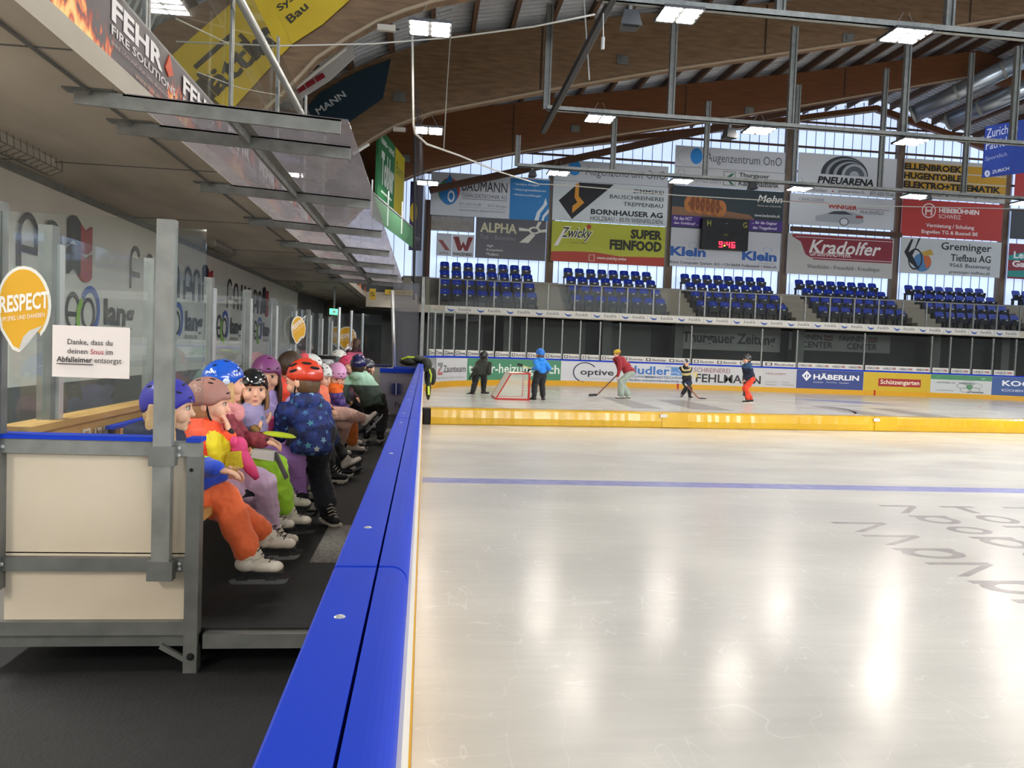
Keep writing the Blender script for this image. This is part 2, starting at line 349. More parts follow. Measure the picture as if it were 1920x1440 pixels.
# ---- black rubber floor round the rink, raised bench deck
fl = struct(one('floor', lambda b: b.box(-4.0, -.1, -3, 3.6, -.2, -.07), RUBBER), 'black rubber matting in front of the bench enclosure')
struct(one('floor', lambda b: b.box(-9, -1.75, 3.6, 40, -.2, -.075), CONC_D), 'grey concrete walkway behind the bench glass')
struct(one('floor', lambda b: b.box(-1.75, 38, 30.95, 40, -.2, -.075), CONC_D), 'dark walkway under the far stand')
struct(one('floor', lambda b: b.box(-1.75, -.14, 13.9, 30.95, -.2, -.072), CONC_D), 'walkway beyond the bench')
dk = struct(one('floor', lambda b: b.box(-1.74, -.14, 3.32, 13.88, .04, .1), RUBBER), 'raised black rubber deck of the player bench')
one('deck_edge', lambda b: b.box(-.88, -.14, 3.27, 3.32, .03, .09), STEEL_D, parent=dk)
for i, y in enumerate((3.6, 6.5, 9.4, 12.4)): one('deck_leg', lambda b: b.box(-1.5, -1.44, y, y + .06, -.07, .04), STEEL_D, parent=dk)
MATG = mat('grey_doormat', '#9c9a95', .9, col2='#7c7a76', nscale=60, bump=.3, bscale=200, ncontrast=.1)
for i, (y0, y1, x0) in enumerate(((4.32, 5.2, -.6), (6.6, 7.6, -.27), (10.9, 11.35, -.52))):
    tag(one('floor_pad', lambda b: b.hexa([(x0, y0, .1), (-.16, y0, .1), (-.16, y1, .1), (x0, y1, .1), (x0 + .005, y0 + .01, .11), (-.16, y0 + .01, .11), (-.16, y1 - .01, .11), (x0 + .005, y1 - .01, .11)]), MATG),
        ['light grey floor pad nearest the camera beside the blue board', 'thin pale pad edge on the deck by the board at mid bench', 'small pale pad near the box at the far bench end'][i], 'mat')
# ---- rink boards, near side and end
rb = empty('rink_boards', (0, 0, 0), 0, 'white rink boards with blue cap rail and yellow kick plate around the ice', 'rink boards')
sY = lambda y: y - RY0
one('board_face', lambda b: ribbon(b, sY(-1.5), sY(22.65), .008, .09, 0, .985), WHITEB, parent=rb)
ys = [-1.04, .94, 2.92, 4.9, 6.88, 8.86, 10.84, 12.82, 14.4]
KS = sY(-1.5)
while KS < sY(22):
    one('kick_plate', lambda b: (b.box(-.008, -.001, KS + RY0, KS + RY0 + 2.99, 0, .22)), YELLOWK, parent=rb); KS += 3.0
SEAM = mat('seam', '#15204e', .7)
for y0, y1 in zip(ys, ys[1:]):
    y0 += .004; y1 -= .004
    b = MB(); n = 7
    prof = [(-.101, .985), (-.101, 1.047), (-.098, 1.05), (-.05, 1.05)]
    b.prism(prof + [(-.05, .985)], lambda u, v, d: (u, d, v), y0, y1); b.build('cap_rail', BLUE, rb)
    prof = [(-.047, .985), (-.047, 1.05)] + [(-.032 + .02 * math.sin(t), 1.03 + .02 * math.cos(t)) for t in [i / 6 * PI / 2 for i in range(7)]] + [(-.012, .985)]
    b = MB(); b.prism(prof, lambda u, v, d: (u, d, v), y0, y1); b.build('cap_nose', BLUE, rb, smooth=False)
    bb = MB()
    for t in (.2, 1.0, 1.8):
        bb.ell((-.075, y0 + t, 1.05), (.006, .006, .0015), 8, 4)
    tag(bb.build('screw_heads', ALU, rb), kind='stuff')
one('cap_joint', lambda b: b.box(-.1, -.015, -1.1, 14.4, .975, .985), SEAM, parent=rb)
ends = (sY(14.4), sY(22.65), sY(22.65) + 2 * ARC + 14 + 4)
for s0, s1 in ((ends[0], ends[1]), (ends[1], ends[2])):
    one('cap_rail', lambda b: ribbon(b, s0, s1, -.006, .11, .995, 1.055), BLUE, parent=rb)
one('board_face', lambda b: ribbon(b, sY(22.65), ends[2], .01, .09, 0, .995), WHITEB, parent=rb)
s = sY(22.65)
while s < ends[2]:
    e = min(s + 2.9, ends[2]); one('kick_plate', lambda b: ribbon(b, s, e - .01, -.002, .01, 0, .2), YELLOWK, parent=rb); s += 2.9
# small red marks on the kick plate of the end boards
for px in (1269, 1638): 
    s = s_at(px, .1); one('red_marker', lambda b: ribbon(b, s, s + .08, -.006, 0, 0.0, .22), flat('#b4231c'), parent=rb)
# ---- advertising sections on the end boards
class BoardSign(Sign):
    def __init__(s, label, px0, px1, z0, z1, bg, o=0.0, name='board_advertisement', cat='advertising board', group=None, th=.006):
        s.s0, s.s1, s.z0, s.z1, s.o = s_at(px0, .6, o), s_at(px1, .6, o), z0, z1, o
        s.w, s.h, s.k = s.s1 - s.s0, z1 - z0, 0
        c = path((s.s0 + s.s1) / 2, o); s.base = Vector((c.x, c.y, z0))
        s.root = empty(name, s.base, 0, label, cat, group)
        b = MB(); ribbon(b, s.s0 + .01, s.s1 - .01, o, o + th, z0, z1, .12); b.v = [tuple(Vector(v) - s.base) for v in b.v]; b.build('panel', flat(bg), s.root)
    def dep(s): s.k += 1; return -.004 - .0012 * s.k
    def mp(s, x, z, d): p = path(s.s0 + x, s.o + d); p.z = s.z0 + z; return tuple(p - s.base)
    def poly(s, pts, col, name='emblem'):
        d = s.dep(); b = MB(); b.prism([(u * s.w, (1 - v) * s.h) for u, v in pts], lambda u, v, dd: s.mp(u, v, dd), d, 0); return b.build(name, s._m(col), s.root)
    def rect(s, u0, v0, u1, v1, col, name='colour_field'):
        return s.poly([(u0 + (u1 - u0) * i / 8, v0) for i in range(9)] + [(u1 - (u1 - u0) * i / 8, v1) for i in range(9)], col, name)
    def disc(s, u, v, ru, rv, col, name='emblem', a0=0, a1=2 * PI, inner=0, n=24):
        d = s.dep(); b = MB()
        for i in range(n):
            aa, bb = a0 + (a1 - a0) * i / n, a0 + (a1 - a0) * (i + 1) / n
            q = [(u + ru * k * math.cos(a), v - rv * k * math.sin(a)) for a, k in ((aa, 1), (bb, 1), (bb, max(inner, .01)), (aa, max(inner, .01)))]
            b.prism([(p * s.w, (1 - r) * s.h) for p, r in q], lambda x, y, dd: s.mp(x, y, dd), d, d + .001)
        return b.build(name, s._m(col), s.root)
    def text(s, txt, u0, v0, u1, v1, col, bold=.0, slant=0, res=2, name='lettering', skew=0):
        vs, fs = text_verts(txt, bold, res); d = s.dep(); b = MB(); W, Hh = (u1 - u0) * s.w, (v1 - v0) * s.h
        b.add([s.mp(u0 * s.w + x * W + slant * y * Hh, (1 - v1) * s.h + y * Hh, d) for x, y in vs], fs)
        return b.build(name, s._m(col), s.root)
BZ0, BZ1 = .2, .985
g = BoardSign('dull silver board section at the left corner of the far boards', 795, 818, BZ0, BZ1, '#8f8f92')
g.text('SS', .55, .3, .95, .5, '#b9b9bb', .02)
g = BoardSign('white board section with Zaunteam lettering and red and grey Z', 818, 876, BZ0, BZ1, '#c9c9cb')
g.poly([(.06, .2), (.25, .2), (.25, .35), (.16, .55), (.10, .55), (.17, .35), (.06, .35)], '#8a8c8c'); g.poly([(.06, .72), (.25, .72), (.25, .6), (.12, .6), (.16, .45), (.10, .45)], '#b06a66')
g.text('Zaunteam', .28, .32, .96, .62, '#5a5a5e', .012); g.text('Ihr Zaun-Spezialist', .05, .8, .95, .9, '#9a9a9c')
g = BoardSign('green board section with white web address lettering', 876, 1052, BZ0, BZ1, '#4d8a68')
g.text('tanner-heizungen.ch', .02, .22, .985, .82, '#e6ebe4', .012)
g = BoardSign('white board section with optive lettering under a dark arc', 1052, 1180, BZ0, BZ1, '#cfcfd2')
g.disc(.36, .55, .18, .52, '#2c2f48', a0=.6, a1=4.6, inner=.9); g.text('optive', .29, .38, .78, .78, '#33343c', .02); g.text('Digitale Erlebnisgestaltung', .44, .83, .85, .9, '#9a9aa0')
g = BoardSign('white board section with blue dudler lettering and wave logo', 1180, 1291, BZ0, BZ1, '#cdcfd3')
g.text('dudler', .0, .12, .68, .56, '#3f73b8', .025); g.rect(.7, .12, .93, .56, '#5f8cc4'); g.disc(.87, .24, .04, .1, '#d9dde4', inner=.8); g.disc(.76, .5, .09, .12, '#b9cbe2', a0=0, a1=PI, inner=.75)
g.text('AG', .6, .08, .7, .16, '#3f73b8'); g.text('SCHWIMMBADTECHNIK', .0, .62, .93, .74, '#53617c', .01); g.text('dudler-schwimmbadtechnik.ch', .0, .8, .93, .92, '#53617c', .01)
g = BoardSign('white board section with large black FEHLMANN lettering', 1291, 1428, BZ0, BZ1, '#c8c7c6')
g.text('SCHREINEREI', .07, .1, .56, .34, '#8d5054'); g.text('FEHLMANN', .1, .42, .99, .86, '#33302f', .02)
g = BoardSign('grey white board section with small MUELLHEIM lettering in red', 1428, 1493, BZ0, BZ1, '#c6c5c4')
g.text('MÜLLHEIM', .12, .2, .68, .34, '#9c5a5a'); g.text('Innenausbau', .12, .68, .45, .75, '#8e8280'); g.text('Küchen', .6, .68, .8, .75, '#8e8280'); g.text('Möbelbau', .12, .82, .42, .89, '#8e8280'); g.text('Bodenbeläge', .6, .82, .95, .89, '#8e8280')
g = BoardSign('dark blue board section with white HAEBERLIN lettering and diamond logo', 1493, 1619, BZ0, BZ1, '#3a4a86')
g.poly([(.08, .32), (.15, .05), (.22, .32), (.15, .6)], '#f2f2f2'); g.poly([(.115, .36), (.14, .2), (.14, .44)], '#3a4a86'); g.poly([(.16, .2), (.185, .3), (.16, .46)], '#3a4a86')
g.text('HÄBERLIN', .25, .16, .93, .5, '#f2f2f2', .03); g.text('Architektur', .25, .6, .4, .68, '#d5d9e4'); g.text('Entwicklung', .45, .6, .6, .68, '#d5d9e4'); g.text('Immobilien', .64, .6, .78, .68, '#d5d9e4')
g = BoardSign('yellow board section with white lettering on a red box', 1619, 1745, BZ0, BZ1, '#cfae2c')
g.rect(.22, .32, .85, .74, '#a3292c'); g.text('Schützengarten', .25, .38, .83, .7, '#efe2c8', .02)
g = BoardSign('white board section with green top band and flower logo', 1745, 1859, BZ0, BZ1, '#c9ccca')
g.rect(0, 0, 1, .26, '#4f8d63'); g.text('Wir planen, bauen, pflanzen und pflegen', .1, .08, .9, .2, '#dfe8df'); g.text('GARTENBAU AG', .1, .38, .42, .46, '#5b5f5c', .01); g.text('TSCHANN', .48, .38, .7, .47, '#3d443f', .02); g.text('Kurzdorf-Erlenegg', .1, .82, .4, .88, '#5b5f5c')
g.disc(.66, .62, .05, .14, '#5d9a6c')
for k in range(5): a_ = k * 2 * PI / 5 + .4; g.disc(.66 + .12 * math.cos(a_), .62 - .2 * math.sin(a_), .09, .13, '#59635d', inner=.93)
g.text('AG TSCHANN', .62, .86, .88, .94, '#3d443f', .02)
g = BoardSign('blue board section with bold white KOCH lettering', 1859, 1990, BZ0, BZ1, '#3e5c93')
g.text('KOCH', .16, .18, .72, .48, '#eef0f2', .025); g.text('KÜCHEN UND BAD', .16, .62, .85, .78, '#d4dae4', .01)
# ---- rink glass: posts, panes, sponsor strip
posts_px = [802, 815, 830, 851, 874, 898, 926, 955, 986, 1018, 1053, 1087, 1124, 1161, 1295, 1427, 1493, 1619, 1745, 1780, 1820, 1860, 1903, 1950]
PS = [s_at(p, 1.5, .06) for p in posts_px]
rg = empty('rink_glass', (0, 0, 0), 0, 'clear rink glass with slim posts above the far boards', 'rink glass')
for s in PS:
    p = path(s, .06)
    one('glass_post', lambda b: b.box(p.x - .025, p.x + .025, p.y - .03, p.y + .03, 1.05, 2.62), STEEL, parent=rg)
for s0, s1 in zip(PS, PS[1:]):
    one('glass_pane', lambda b: ribbon(b, s0 + .02, s1 - .02, .06, .072, 1.06, 2.58, 1.0), GLASS, parent=rg)
for i, (a_, c_) in enumerate(zip(posts_px, posts_px[1:])):
    if c_ <= 1910:
        el = c_ <= 1493
        g = BoardSign('white strip with square logo at foot of far glass, bay %d counted from the left' % (i + 1) if el else 'white HERZOG strip with red dot at foot of far glass, bay %d from the left' % (i + 1), a_ + 1.5, c_ - 1, 1.06, 1.27, '#d8d4cb', .05, 'sponsor_strip', 'sponsor strip', 'sponsor strips left part' if el else 'sponsor strips right part', .004)
        n = max(1, round(g.w / (1.15 if el else .72)))
        for k in range(n):
            u = (k + .08) / n; du = 1 / n
            if el:
                g.rect(u, .25, u + .2 * du, .8, '#2b2b33'); g.disc(u + .1 * du, .52, .07 * du, .2, '#d8d4cb')
                g.text('Electrolux', u + .27 * du, .3, u + .85 * du, .78, '#55555c', .02, res=1)
            else:
                g.text('HERZOG', u, .3, u + .78 * du, .75, '#77747a', .03, res=1); g.disc(u + .65 * du, .5, .07 * du, .2, '#b03035', inner=.5)
# glass of the near side beyond the bench, seen edge on
ng = empty('rink_glass', (0, 0, 0), 0, 'tall hazy rink glass seen edge-on beyond the player bench', 'rink glass')
ACR = sheet('scratched_acrylic', (.86, .88, .93), hz=.12, haze=(.5, .52, .6))
for i in range(7):
    y0 = 14.45 + i * 1.2
    one('glass_pane', lambda b: b.box(-.072, -.058, y0 + .02, y0 + 1.18, 1.06, 2.62), ACR, parent=ng)
    one('glass_post', lambda b: b.box(-.09, -.04, y0 - .02, y0 + .02, 1.05, 2.62), STEEL, parent=ng)
# ---- stand slab over the walkway, logo wall
slab = struct(one('ceiling', lambda b: (b.box(-4.2, -2.0, -6, 27, 2.9, 3.05), b.hexa([(-4.2, 27, 2.9), (-2.0, 27, 2.9), (-.6, 33.5, 2.9), (-4.2, 36, 2.9), (-4.2, 27, 3.05), (-2.0, 27, 3.05), (-.6, 33.5, 3.05), (-4.2, 36, 3.05)])), CONC), 'concrete underside of the stand over the walkway')
one('drip_edge', lambda b: b.box(-2.22, -2.2, -6, 27, 2.885, 2.9), CONC_D, parent=slab)
for y in (1.5, 4.6, 7.6, 10.8, 14, 17.2, 20.4, 23.6): one('formwork_joint', lambda b: b.box(-4.0, -2.0, y, y + .012, 2.894, 2.9), CONC_D, parent=slab)
LW = mat('off_white_wall_panel', '#e8e3d9', .6, col2='#ddd7cc', nscale=1.5)
wl = struct(one('wall_left', lambda b: b.box(-4.2, -3.96, -6, 24.5, .78, 2.9), LW), 'off-white wall panels with large printed logos')
one('wall_base', lambda b: b.box(-4.2, -3.93, -6, 24.5, -.2, .78), CONC_D, parent=wl)
one('rail_strip', lambda b: b.box(-3.96, -3.9, -6, 24.5, 2.84, 2.9), STEEL, parent=wl)
struct(one('wall_end', lambda b: (b.hexa([(-3.96, 24.5, -.1), (-3.3, 33.5, -.1), (-3.5, 33.6, -.1), (-4.2, 24.5, -.1), (-3.96, 24.5, 2.9), (-3.3, 33.5, 2.9), (-3.5, 33.6, 2.9), (-4.2, 24.5, 2.9)]),
        b.hexa([(-3.3, 33.5, -.1), (-.2, 36.3, -.1), (-.3, 36.5, -.1), (-3.5, 33.6, -.1), (-3.3, 33.5, 2.9), (-.2, 36.3, 2.9), (-.3, 36.5, 2.9), (-3.5, 33.6, 2.9)])), CONC_D), 'dark concrete wall at the far end of the walkway')
struct(one('door_1', lambda b: b.box(-2.6, -1.9, 33.9, 34.0, -.05, 2.2), mat('dark_door', '#20211f', .6)), 'dark doorway in the concrete end wall')
# logos on the left wall (local x runs away from the camera)
def wall_logo(y, kind):
    if kind == 'flag':
        L_ = Sign('wall_lettering', 'curved black letters and red and black flag logo on wall, %s' % y[1], 'wall logo', (-3.955, y[0] - 4.05, 1.96), PI / 2, 4.05, .62, None)
        g = L_
        for i, (u, arch) in enumerate(((.0, 'F'), (.14, 'A'), (.3, 'h'), (.42, 'n'), (.58, 'e'), (.7, 'n'))):
            X0 = u
            if arch == 'F': g.disc(X0 + .06, .45, .05, .4, '#1e1f22', a0=.6, a1=PI, inner=.72, n=10); g.rect(X0 + .01, .4, X0 + .026, 1.0, '#1e1f22'); g.rect(X0 + .01, .62, X0 + .1, .74, '#1e1f22')
            elif arch == 'h': g.rect(X0, .12, X0 + .016, 1.0, '#1e1f22'); g.rect(X0 + .075, .12, X0 + .09, 1.0, '#1e1f22'); g.rect(X0, .55, X0 + .09, .66, '#1e1f22')
            else:
                g.disc(X0 + .05, .5, .05, .38, '#1e1f22', a0=0, a1=PI, inner=.72, n=12); g.rect(X0, .5, X0 + .015, 1.0, '#1e1f22')
                g.rect(X0 + .085, .5, X0 + .1, 1.0 if arch != 'e' else .7, '#1e1f22')
                if arch in 'Ae': g.rect(X0, .66, X0 + .1, .77, '#1e1f22')
        def wave(x0, x1, v, hh, ph, col):
            n = 10; f = lambda t: .1 * math.sin(t * PI * 1.0 + ph)
            g.poly([(x0 + (x1 - x0) * i / n, v + f(i / n)) for i in range(n + 1)] + [(x1 - (x1 - x0) * i / n, v + hh + f(1 - i / n)) for i in range(n + 1)], col)
        for v in (.0, .52): wave(.84, .91, v, .44, PI, '#1e1f22'); wave(.91, .985, v + .0, .44, 0, '#b3282b')
    else:
        g = Sign('wall_lettering', 'TEO lang lettering with blue and green ring on wall, %s' % y[1], 'wall logo', (-3.955, y[0], 1.3), PI / 2, 2.45, .54, None)
        K = '#26272b'
        g.rect(0, .06, .13, .17, K); g.rect(.06, .06, .09, 1, K)
        g.disc(.24, .5, .075, .42, K, a0=.25, a1=2 * PI - .9, inner=.72); g.rect(.17, .5, .3, .6, K)
        g.disc(.4, .52, .075, .36, K, inner=.75)
        g.disc(.42, .42, .11, .52, '#2456b4', a0=-1.3, a1=2.6, inner=.72); g.disc(.36, .62, .09, .48, '#8fc52e', a0=2.0, a1=5.2, inner=.62)
        g.text('lang', .58, .12, .98, .92, K, .03); g.text('ENERGIE', .57, .86, .85, .98, '#55565a', .0)
for i, y in enumerate((4.55, 9.67, 14.85, 19.95)): wall_logo((y, ['leftmost', 'second', 'third', 'farthest'][i]), 'flag')
for i, y in enumerate((5.35, 8.6, 11.85, 14.8, 18.0)): wall_logo((y, ['leftmost', 'behind the paper notice', 'third along the wall', 'fourth along the wall', 'farthest along the wall'][i]), 'teo')
# ---- parapet banner with flames above the slab edge
FL = bpy.data.materials.new('flame_print'); FL.use_nodes = True; nt = FL.node_tree; pb = nt.nodes['Principled BSDF']; N = nt.nodes.new; L = nt.links.new
tc = N('ShaderNodeTexCoord'); sp = N('ShaderNodeSeparateXYZ'); L(tc.outputs['Object'], sp.inputs[0])
mp = N('ShaderNodeMapping'); mp.inputs['Scale'].default_value = (1, 1, .45); L(tc.outputs['Object'], mp.inputs[0])
nz = N('ShaderNodeTexNoise'); nz.inputs['Scale'].default_value = 9; nz.inputs['Detail'].default_value = 6; nz.inputs['Distortion'].default_value = 1.6; L(mp.outputs[0], nz.inputs[0])
def mth(op, a, b_=None):
    m = N('ShaderNodeMath'); m.operation = op
    for i, q in enumerate((a, b_)):
        if q is None: continue
        if isinstance(q, (int, float)): m.inputs[i].default_value = q
        else: L(q, m.inputs[i])
    return m.outputs[0]
PERIOD = 1.95
cs = mth('COSINE', mth('MULTIPLY', mth('SUBTRACT', sp.outputs[0], .35), 2 * PI / PERIOD))
hgt = mth('ADD', mth('MULTIPLY', cs, .17), .1)
val = mth('ADD', mth('SUBTRACT', nz.outputs['Fac'], .5), mth('MULTIPLY', mth('SUBTRACT', hgt, sp.outputs[2]), 1.1))
cr = N('ShaderNodeValToRGB'); L(val, cr.inputs[0]); e = cr.color_ramp.elements
e[0].position = 0; e[0].color = (*srgb('#3f3438'), 1); e[1].position = .32; e[1].color = (*srgb('#f6d27a'), 1)
for p_, c_ in ((.06, '#7c2a1c'), (.13, '#c9481c'), (.2, '#ee8b3a')): x_ = e.new(p_); x_.color = (*srgb(c_), 1)
L(cr.outputs[0], pb.inputs['Base Color']); pb.inputs['Roughness'].default_value = .5
FY = [PX(208, 50, -2.04).y, PX(341, 170, -2.04).y]; FP = FY[1] - FY[0]
fh = Sign('parapet_banner', 'dark banner with flames and white FEHR FIRE SOLUTIONS lettering on stand edge', 'banner', (-2.04, FY[0] - .9, 3.06), PI / 2, 22.0, .45, FL, t=.02)
for k in range(8):
    u = lambda y: (y + .9 + k * FP) / 22.0
    fh.text('FEHR', u(0), .10, u(.95), .43, '#e9e4e0', .035); fh.text('FIRE SOLUTIONS', u(0), .49, u(1.25), .62, '#e0d8d4', .015)
    if k < 3: fh.text('IHRE LÖSUNG FÜR DEN BRANDSCHUTZ', u(0), .7, u(1.28), .77, '#b9a09c'); fh.text('WWW.FEHR-FIRE.CH', u(.4), .86, u(1.05), .93, '#c9a08c')
    fh.poly([(u(1.08), .4), (u(1.0), .3), (u(1.04), .18), (u(1.09), .02), (u(1.14), .16), (u(1.18), .3)], '#d2532b')
one('parapet_backing', lambda b: b.box(.0, 22.0, .03, .12, .0, .5), STEEL_D, parent=fh.root)
# ---- guard of the upper stand
ug = empty('stand_guard', (0, 0, 0), 0, 'galvanised posts with glass panes above the flame banner', 'railing')
for i in range(6):
    y = 3.55 + i * 2.42
    one('post', lambda b: (b.box(-2.1, -2.075, y - .05, y - .01, 3.062, 5.4), b.box(-2.1, -2.075, y + .01, y + .05, 3.062, 5.4), b.box(-2.09, -2.085, y - .01, y + .01, 3.062, 5.4)), STEEL, parent=ug)
    if i < 5: one('pane', lambda b: b.box(-2.13, -2.118, y + .03, y + 2.39, 3.3, 5.3), sheet('guard_glass', (.86, .86, .8), hz=.03, ior=1.12), parent=ug)
one('post', lambda b: b.box(-2.1, -2.06, 10.75, 10.85, 3.062, 5.0), STEEL, parent=ug)
tag(one('tube_rail', lambda b: b.tube([PX(440, -20, -1.98), PX(450, 0, -1.98), PX(565, 212, -1.9)], .045, 10), ALU, smooth=True), 'pale round tube slanting down over the stand guard', 'pipe')
# ---- canopy of clear sheets on steel brackets over the bench
cn = empty('bench_canopy', (0, 0, 0), 0, 'clear scratched plastic canopy on galvanised brackets over the bench', 'canopy')
CY = [5.33, 6.03, 8.14, 10.28, 12.4, 14.5, 16.6, 18.7]
zc = lambda x, top=0: 2.9 + (x + 2.3) * (-.047) + top
PLX = sheet('scratched_canopy_plastic', (.84, .82, .84), hz=.33, haze=(.56, .53, .55), rough=.15)
for i, y in enumerate(CY):
    b = MB(); hh = .095
    b.hexa([(-2.3, y - .012, zc(-2.3) - hh), (-2.3, y + .012, zc(-2.3) - hh), (-.61, y + .012, zc(-.61) - hh), (-.61, y - .012, zc(-.61) - hh), (-2.3, y - .012, zc(-2.3)), (-2.3, y + .012, zc(-2.3)), (-.61, y + .012, zc(-.61)), (-.61, y - .012, zc(-.61))])
    b.hexa([(-2.0, y - .012, zc(-2.0) - .012), (-2.0, y + .06, zc(-2.0) - .012), (-.61, y + .06, zc(-.61) - .012), (-.61, y - .012, zc(-.61) - .012), (-2.0, y - .012, zc(-2.0)), (-2.0, y + .06, zc(-2.0)), (-.61, y + .06, zc(-.61)), (-.61, y - .012, zc(-.61))])
    br = b.build('bracket', STEEL, cn)
    one('anchor_plate', lambda b: (b.box(-2.36, -2.05, y - .05, y + .05, 2.888, 2.9), b.tube([(-2.2, y - .03, 2.86), (-2.2, y - .03, 2.89)], .01, 6)), STEEL_D, parent=br)
for i, (y0, y1) in enumerate(zip(CY, CY[1:])):
    for x0, x1 in ((-1.98, -1.36), (-1.33, -.56)):
        one('canopy_sheet', lambda b: b.hexa([(x0, y0, zc(x0, .004)), (x1, y0, zc(x1, .004)), (x1, y1 - .01, zc(x1, .004)), (x0, y1 - .01, zc(x0, .004)), (x0, y0, zc(x0, .01)), (x1, y0, zc(x1, .01)), (x1, y1 - .01, zc(x1, .01)), (x0, y1 - .01, zc(x0, .01))]), PLX, parent=cn)
    b = MB(); b.box(-1.37, -1.345, y0 + .02, y1 - .02, zc(-1.35) - .07, zc(-1.35)); b.box(-1.37, -1.28, y0 + .02, y1 - .02, zc(-1.35) - .008, zc(-1.35))
    st = b.build('stringer', STEEL, cn)
    bb = MB()
    for dy in (.04, .09, .14):
        for dx in (-.015, .0): bb.ell((-1.375, y0 + dy, zc(-1.35) - .03 + dx), (.006, .008, .008), 6, 4)
    tag(bb.build('bolts', ALU, st), kind='stuff')
# ---- bench enclosure: end panel, back glass
ep = empty('bench_enclosure', (-1.2, 3.3, -.07), 0, 'cream panelled bench enclosure with galvanised frame and blue edge', 'enclosure')
def at(o, fn, m, name, **k):                              # builds in world coordinates, parented to an empty without rotation
    b = MB(); fn(b); l = o.location; b.v = [(v[0] - l.x, v[1] - l.y, v[2] - l.z) for v in b.v]; return b.build(name, m, o, **k)
at(ep, lambda b: b.box(-1.67, -.93, 3.3, 3.33, .1, .86), CREAM, 'panel_sheet')
at(ep, lambda b: b.box(-1.67, -.93, 3.3, 3.33, .42, .425), STEEL_D, 'panel_joint')
at(ep, lambda b: b.box(-1.7, -.9, 3.26, 3.3, .835, .895), STEEL, 'top_rail')
at(ep, lambda b: b.box(-1.7, -.93, 3.265, 3.3, .355, .41), STEEL_D, 'middle_rail')
at(ep, lambda b: b.box(-1.75, -.93, 3.265, 3.3, .09, .145), STEEL_D, 'bottom_rail')
at(ep, lambda b: b.box(-1.75, -.9, 3.29, 3.34, .035, .085), STEEL_D, 'base_beam')
at(ep, lambda b: (b.box(-1.7, -1.03, 3.25, 3.34, .895, .912), b.box(-.955, -.9, 3.25, 3.34, .895, .912)), BLUE, 'blue_edge')
pA = at(ep, lambda b: b.box(-.955, -.9, 3.262, 3.32, -.07, .835), STEEL_D, 'corner_post')
at(ep, lambda b: (b.ell((-.935, 3.26, .78), (.008, .004, .008)), b.ell((-.925, 3.26, .0), (.016, .008, .016))), DARK, 'bolt_hole')
pB = at(ep, lambda b: b.box(-1.075, -1.005, 3.22, 3.262, .345, 1.79), STEEL, 'glass_post')
at(ep, lambda b: b.box(-1.09, -.99, 3.215, 3.262, .8, .88), STEEL_D, 'post_bracket'); at(ep, lambda b: b.box(-1.09, -.99, 3.215, 3.262, .33, .41), STEEL_D, 'post_bracket')
at(ep, lambda b: b.box(-1.74, -1.665, 3.22, 3.3, .28, 1.83), STEEL_D, 'glass_post')
at(ep, lambda b: b.bar((-1.05, 3.28, .04), (-.93, 3.28, -.03), .02, .02), STEEL_D, 'brace')
for (x, z) in ((-1.66, .86), (-1.66, .385), (-.985, .87), (-.985, .84), (-.975, .39), (-.975, .37)):
    at(ep, lambda b: b.ell((x, 3.257, z), (.009, .006, .009), 8, 5), ALU, 'bolt')
at(ep, lambda b: b.box(-1.665, -1.075, 3.24, 3.252, .912, 1.79), GLASS, 'glass_pane')
at(ep, lambda b: b.box(-1.005, -.89, 3.24, 3.252, .895, 1.76), GLASS, 'glass_pane')
g = Sign('paper_notice', 'white paper notice thanking in German taped on the near glass', 'notice', (PY(97, 700, 3.23).x, 3.232, PY(97, 706, 3.23).z), 0, .292, .205, '#e9dfd9', t=.002)
g.text('Danke, dass du', .2, .26, .78, .38, '#3d3a3a', .006); g.text('deinen', .2, .44, .46, .54, '#3d3a3a', .006); g.text('Snus', .5, .44, .67, .54, '#b23040', .006); g.text('im', .7, .44, .79, .54, '#3d3a3a', .006)
g.text('Abfalleimer', .07, .6, .53, .71, '#2a2727', .022); g.rect(.07, .735, .53, .745, '#2a2727', 'underline'); g.text('entsorgst', .56, .62, .91, .74, '#3d3a3a', .006)
def respect(label, origin, rz, w, h, flip=False):
    g = Sign('round_sticker', label, 'sticker', origin, rz, w, h, None)
    yel = '#e2a91a'
    out = [(.5 + .5 * math.cos(a), .45 - .45 * math.sin(a)) for a in [i * 2 * PI / 28 - .9 for i in range(20)]] + [(.02, .55), (.08, .75), (.3, .97), (.42, 1.0), (.6, .88), (.8, .72)]
    g.poly(out, '#e9e6dc', 'border'); g.poly([(.5 + (u - .5) * .9, .47 + (v - .47) * .92) for u, v in out], yel, 'face')
    g.poly([(.42, .97), (.5, .82), (.62, .74), (.86, .68), (.62, .86)], '#cbc9c2', 'peeled_corner')
    g.text('RESPECT', .06, .36, .97, .56, '#f2ede2', .03, skew=.16); g.text('IM SPIEL UND DANEBEN', .12, .6, .9, .65, '#f2ede2', skew=.16); return g
a = PY(18, 660, 3.235); respect('yellow round RESPECT sticker with peeled corner on the nearest glass', (PY(-6, 655, 3.235).x, 3.235, a.z), 0, .2, .34)
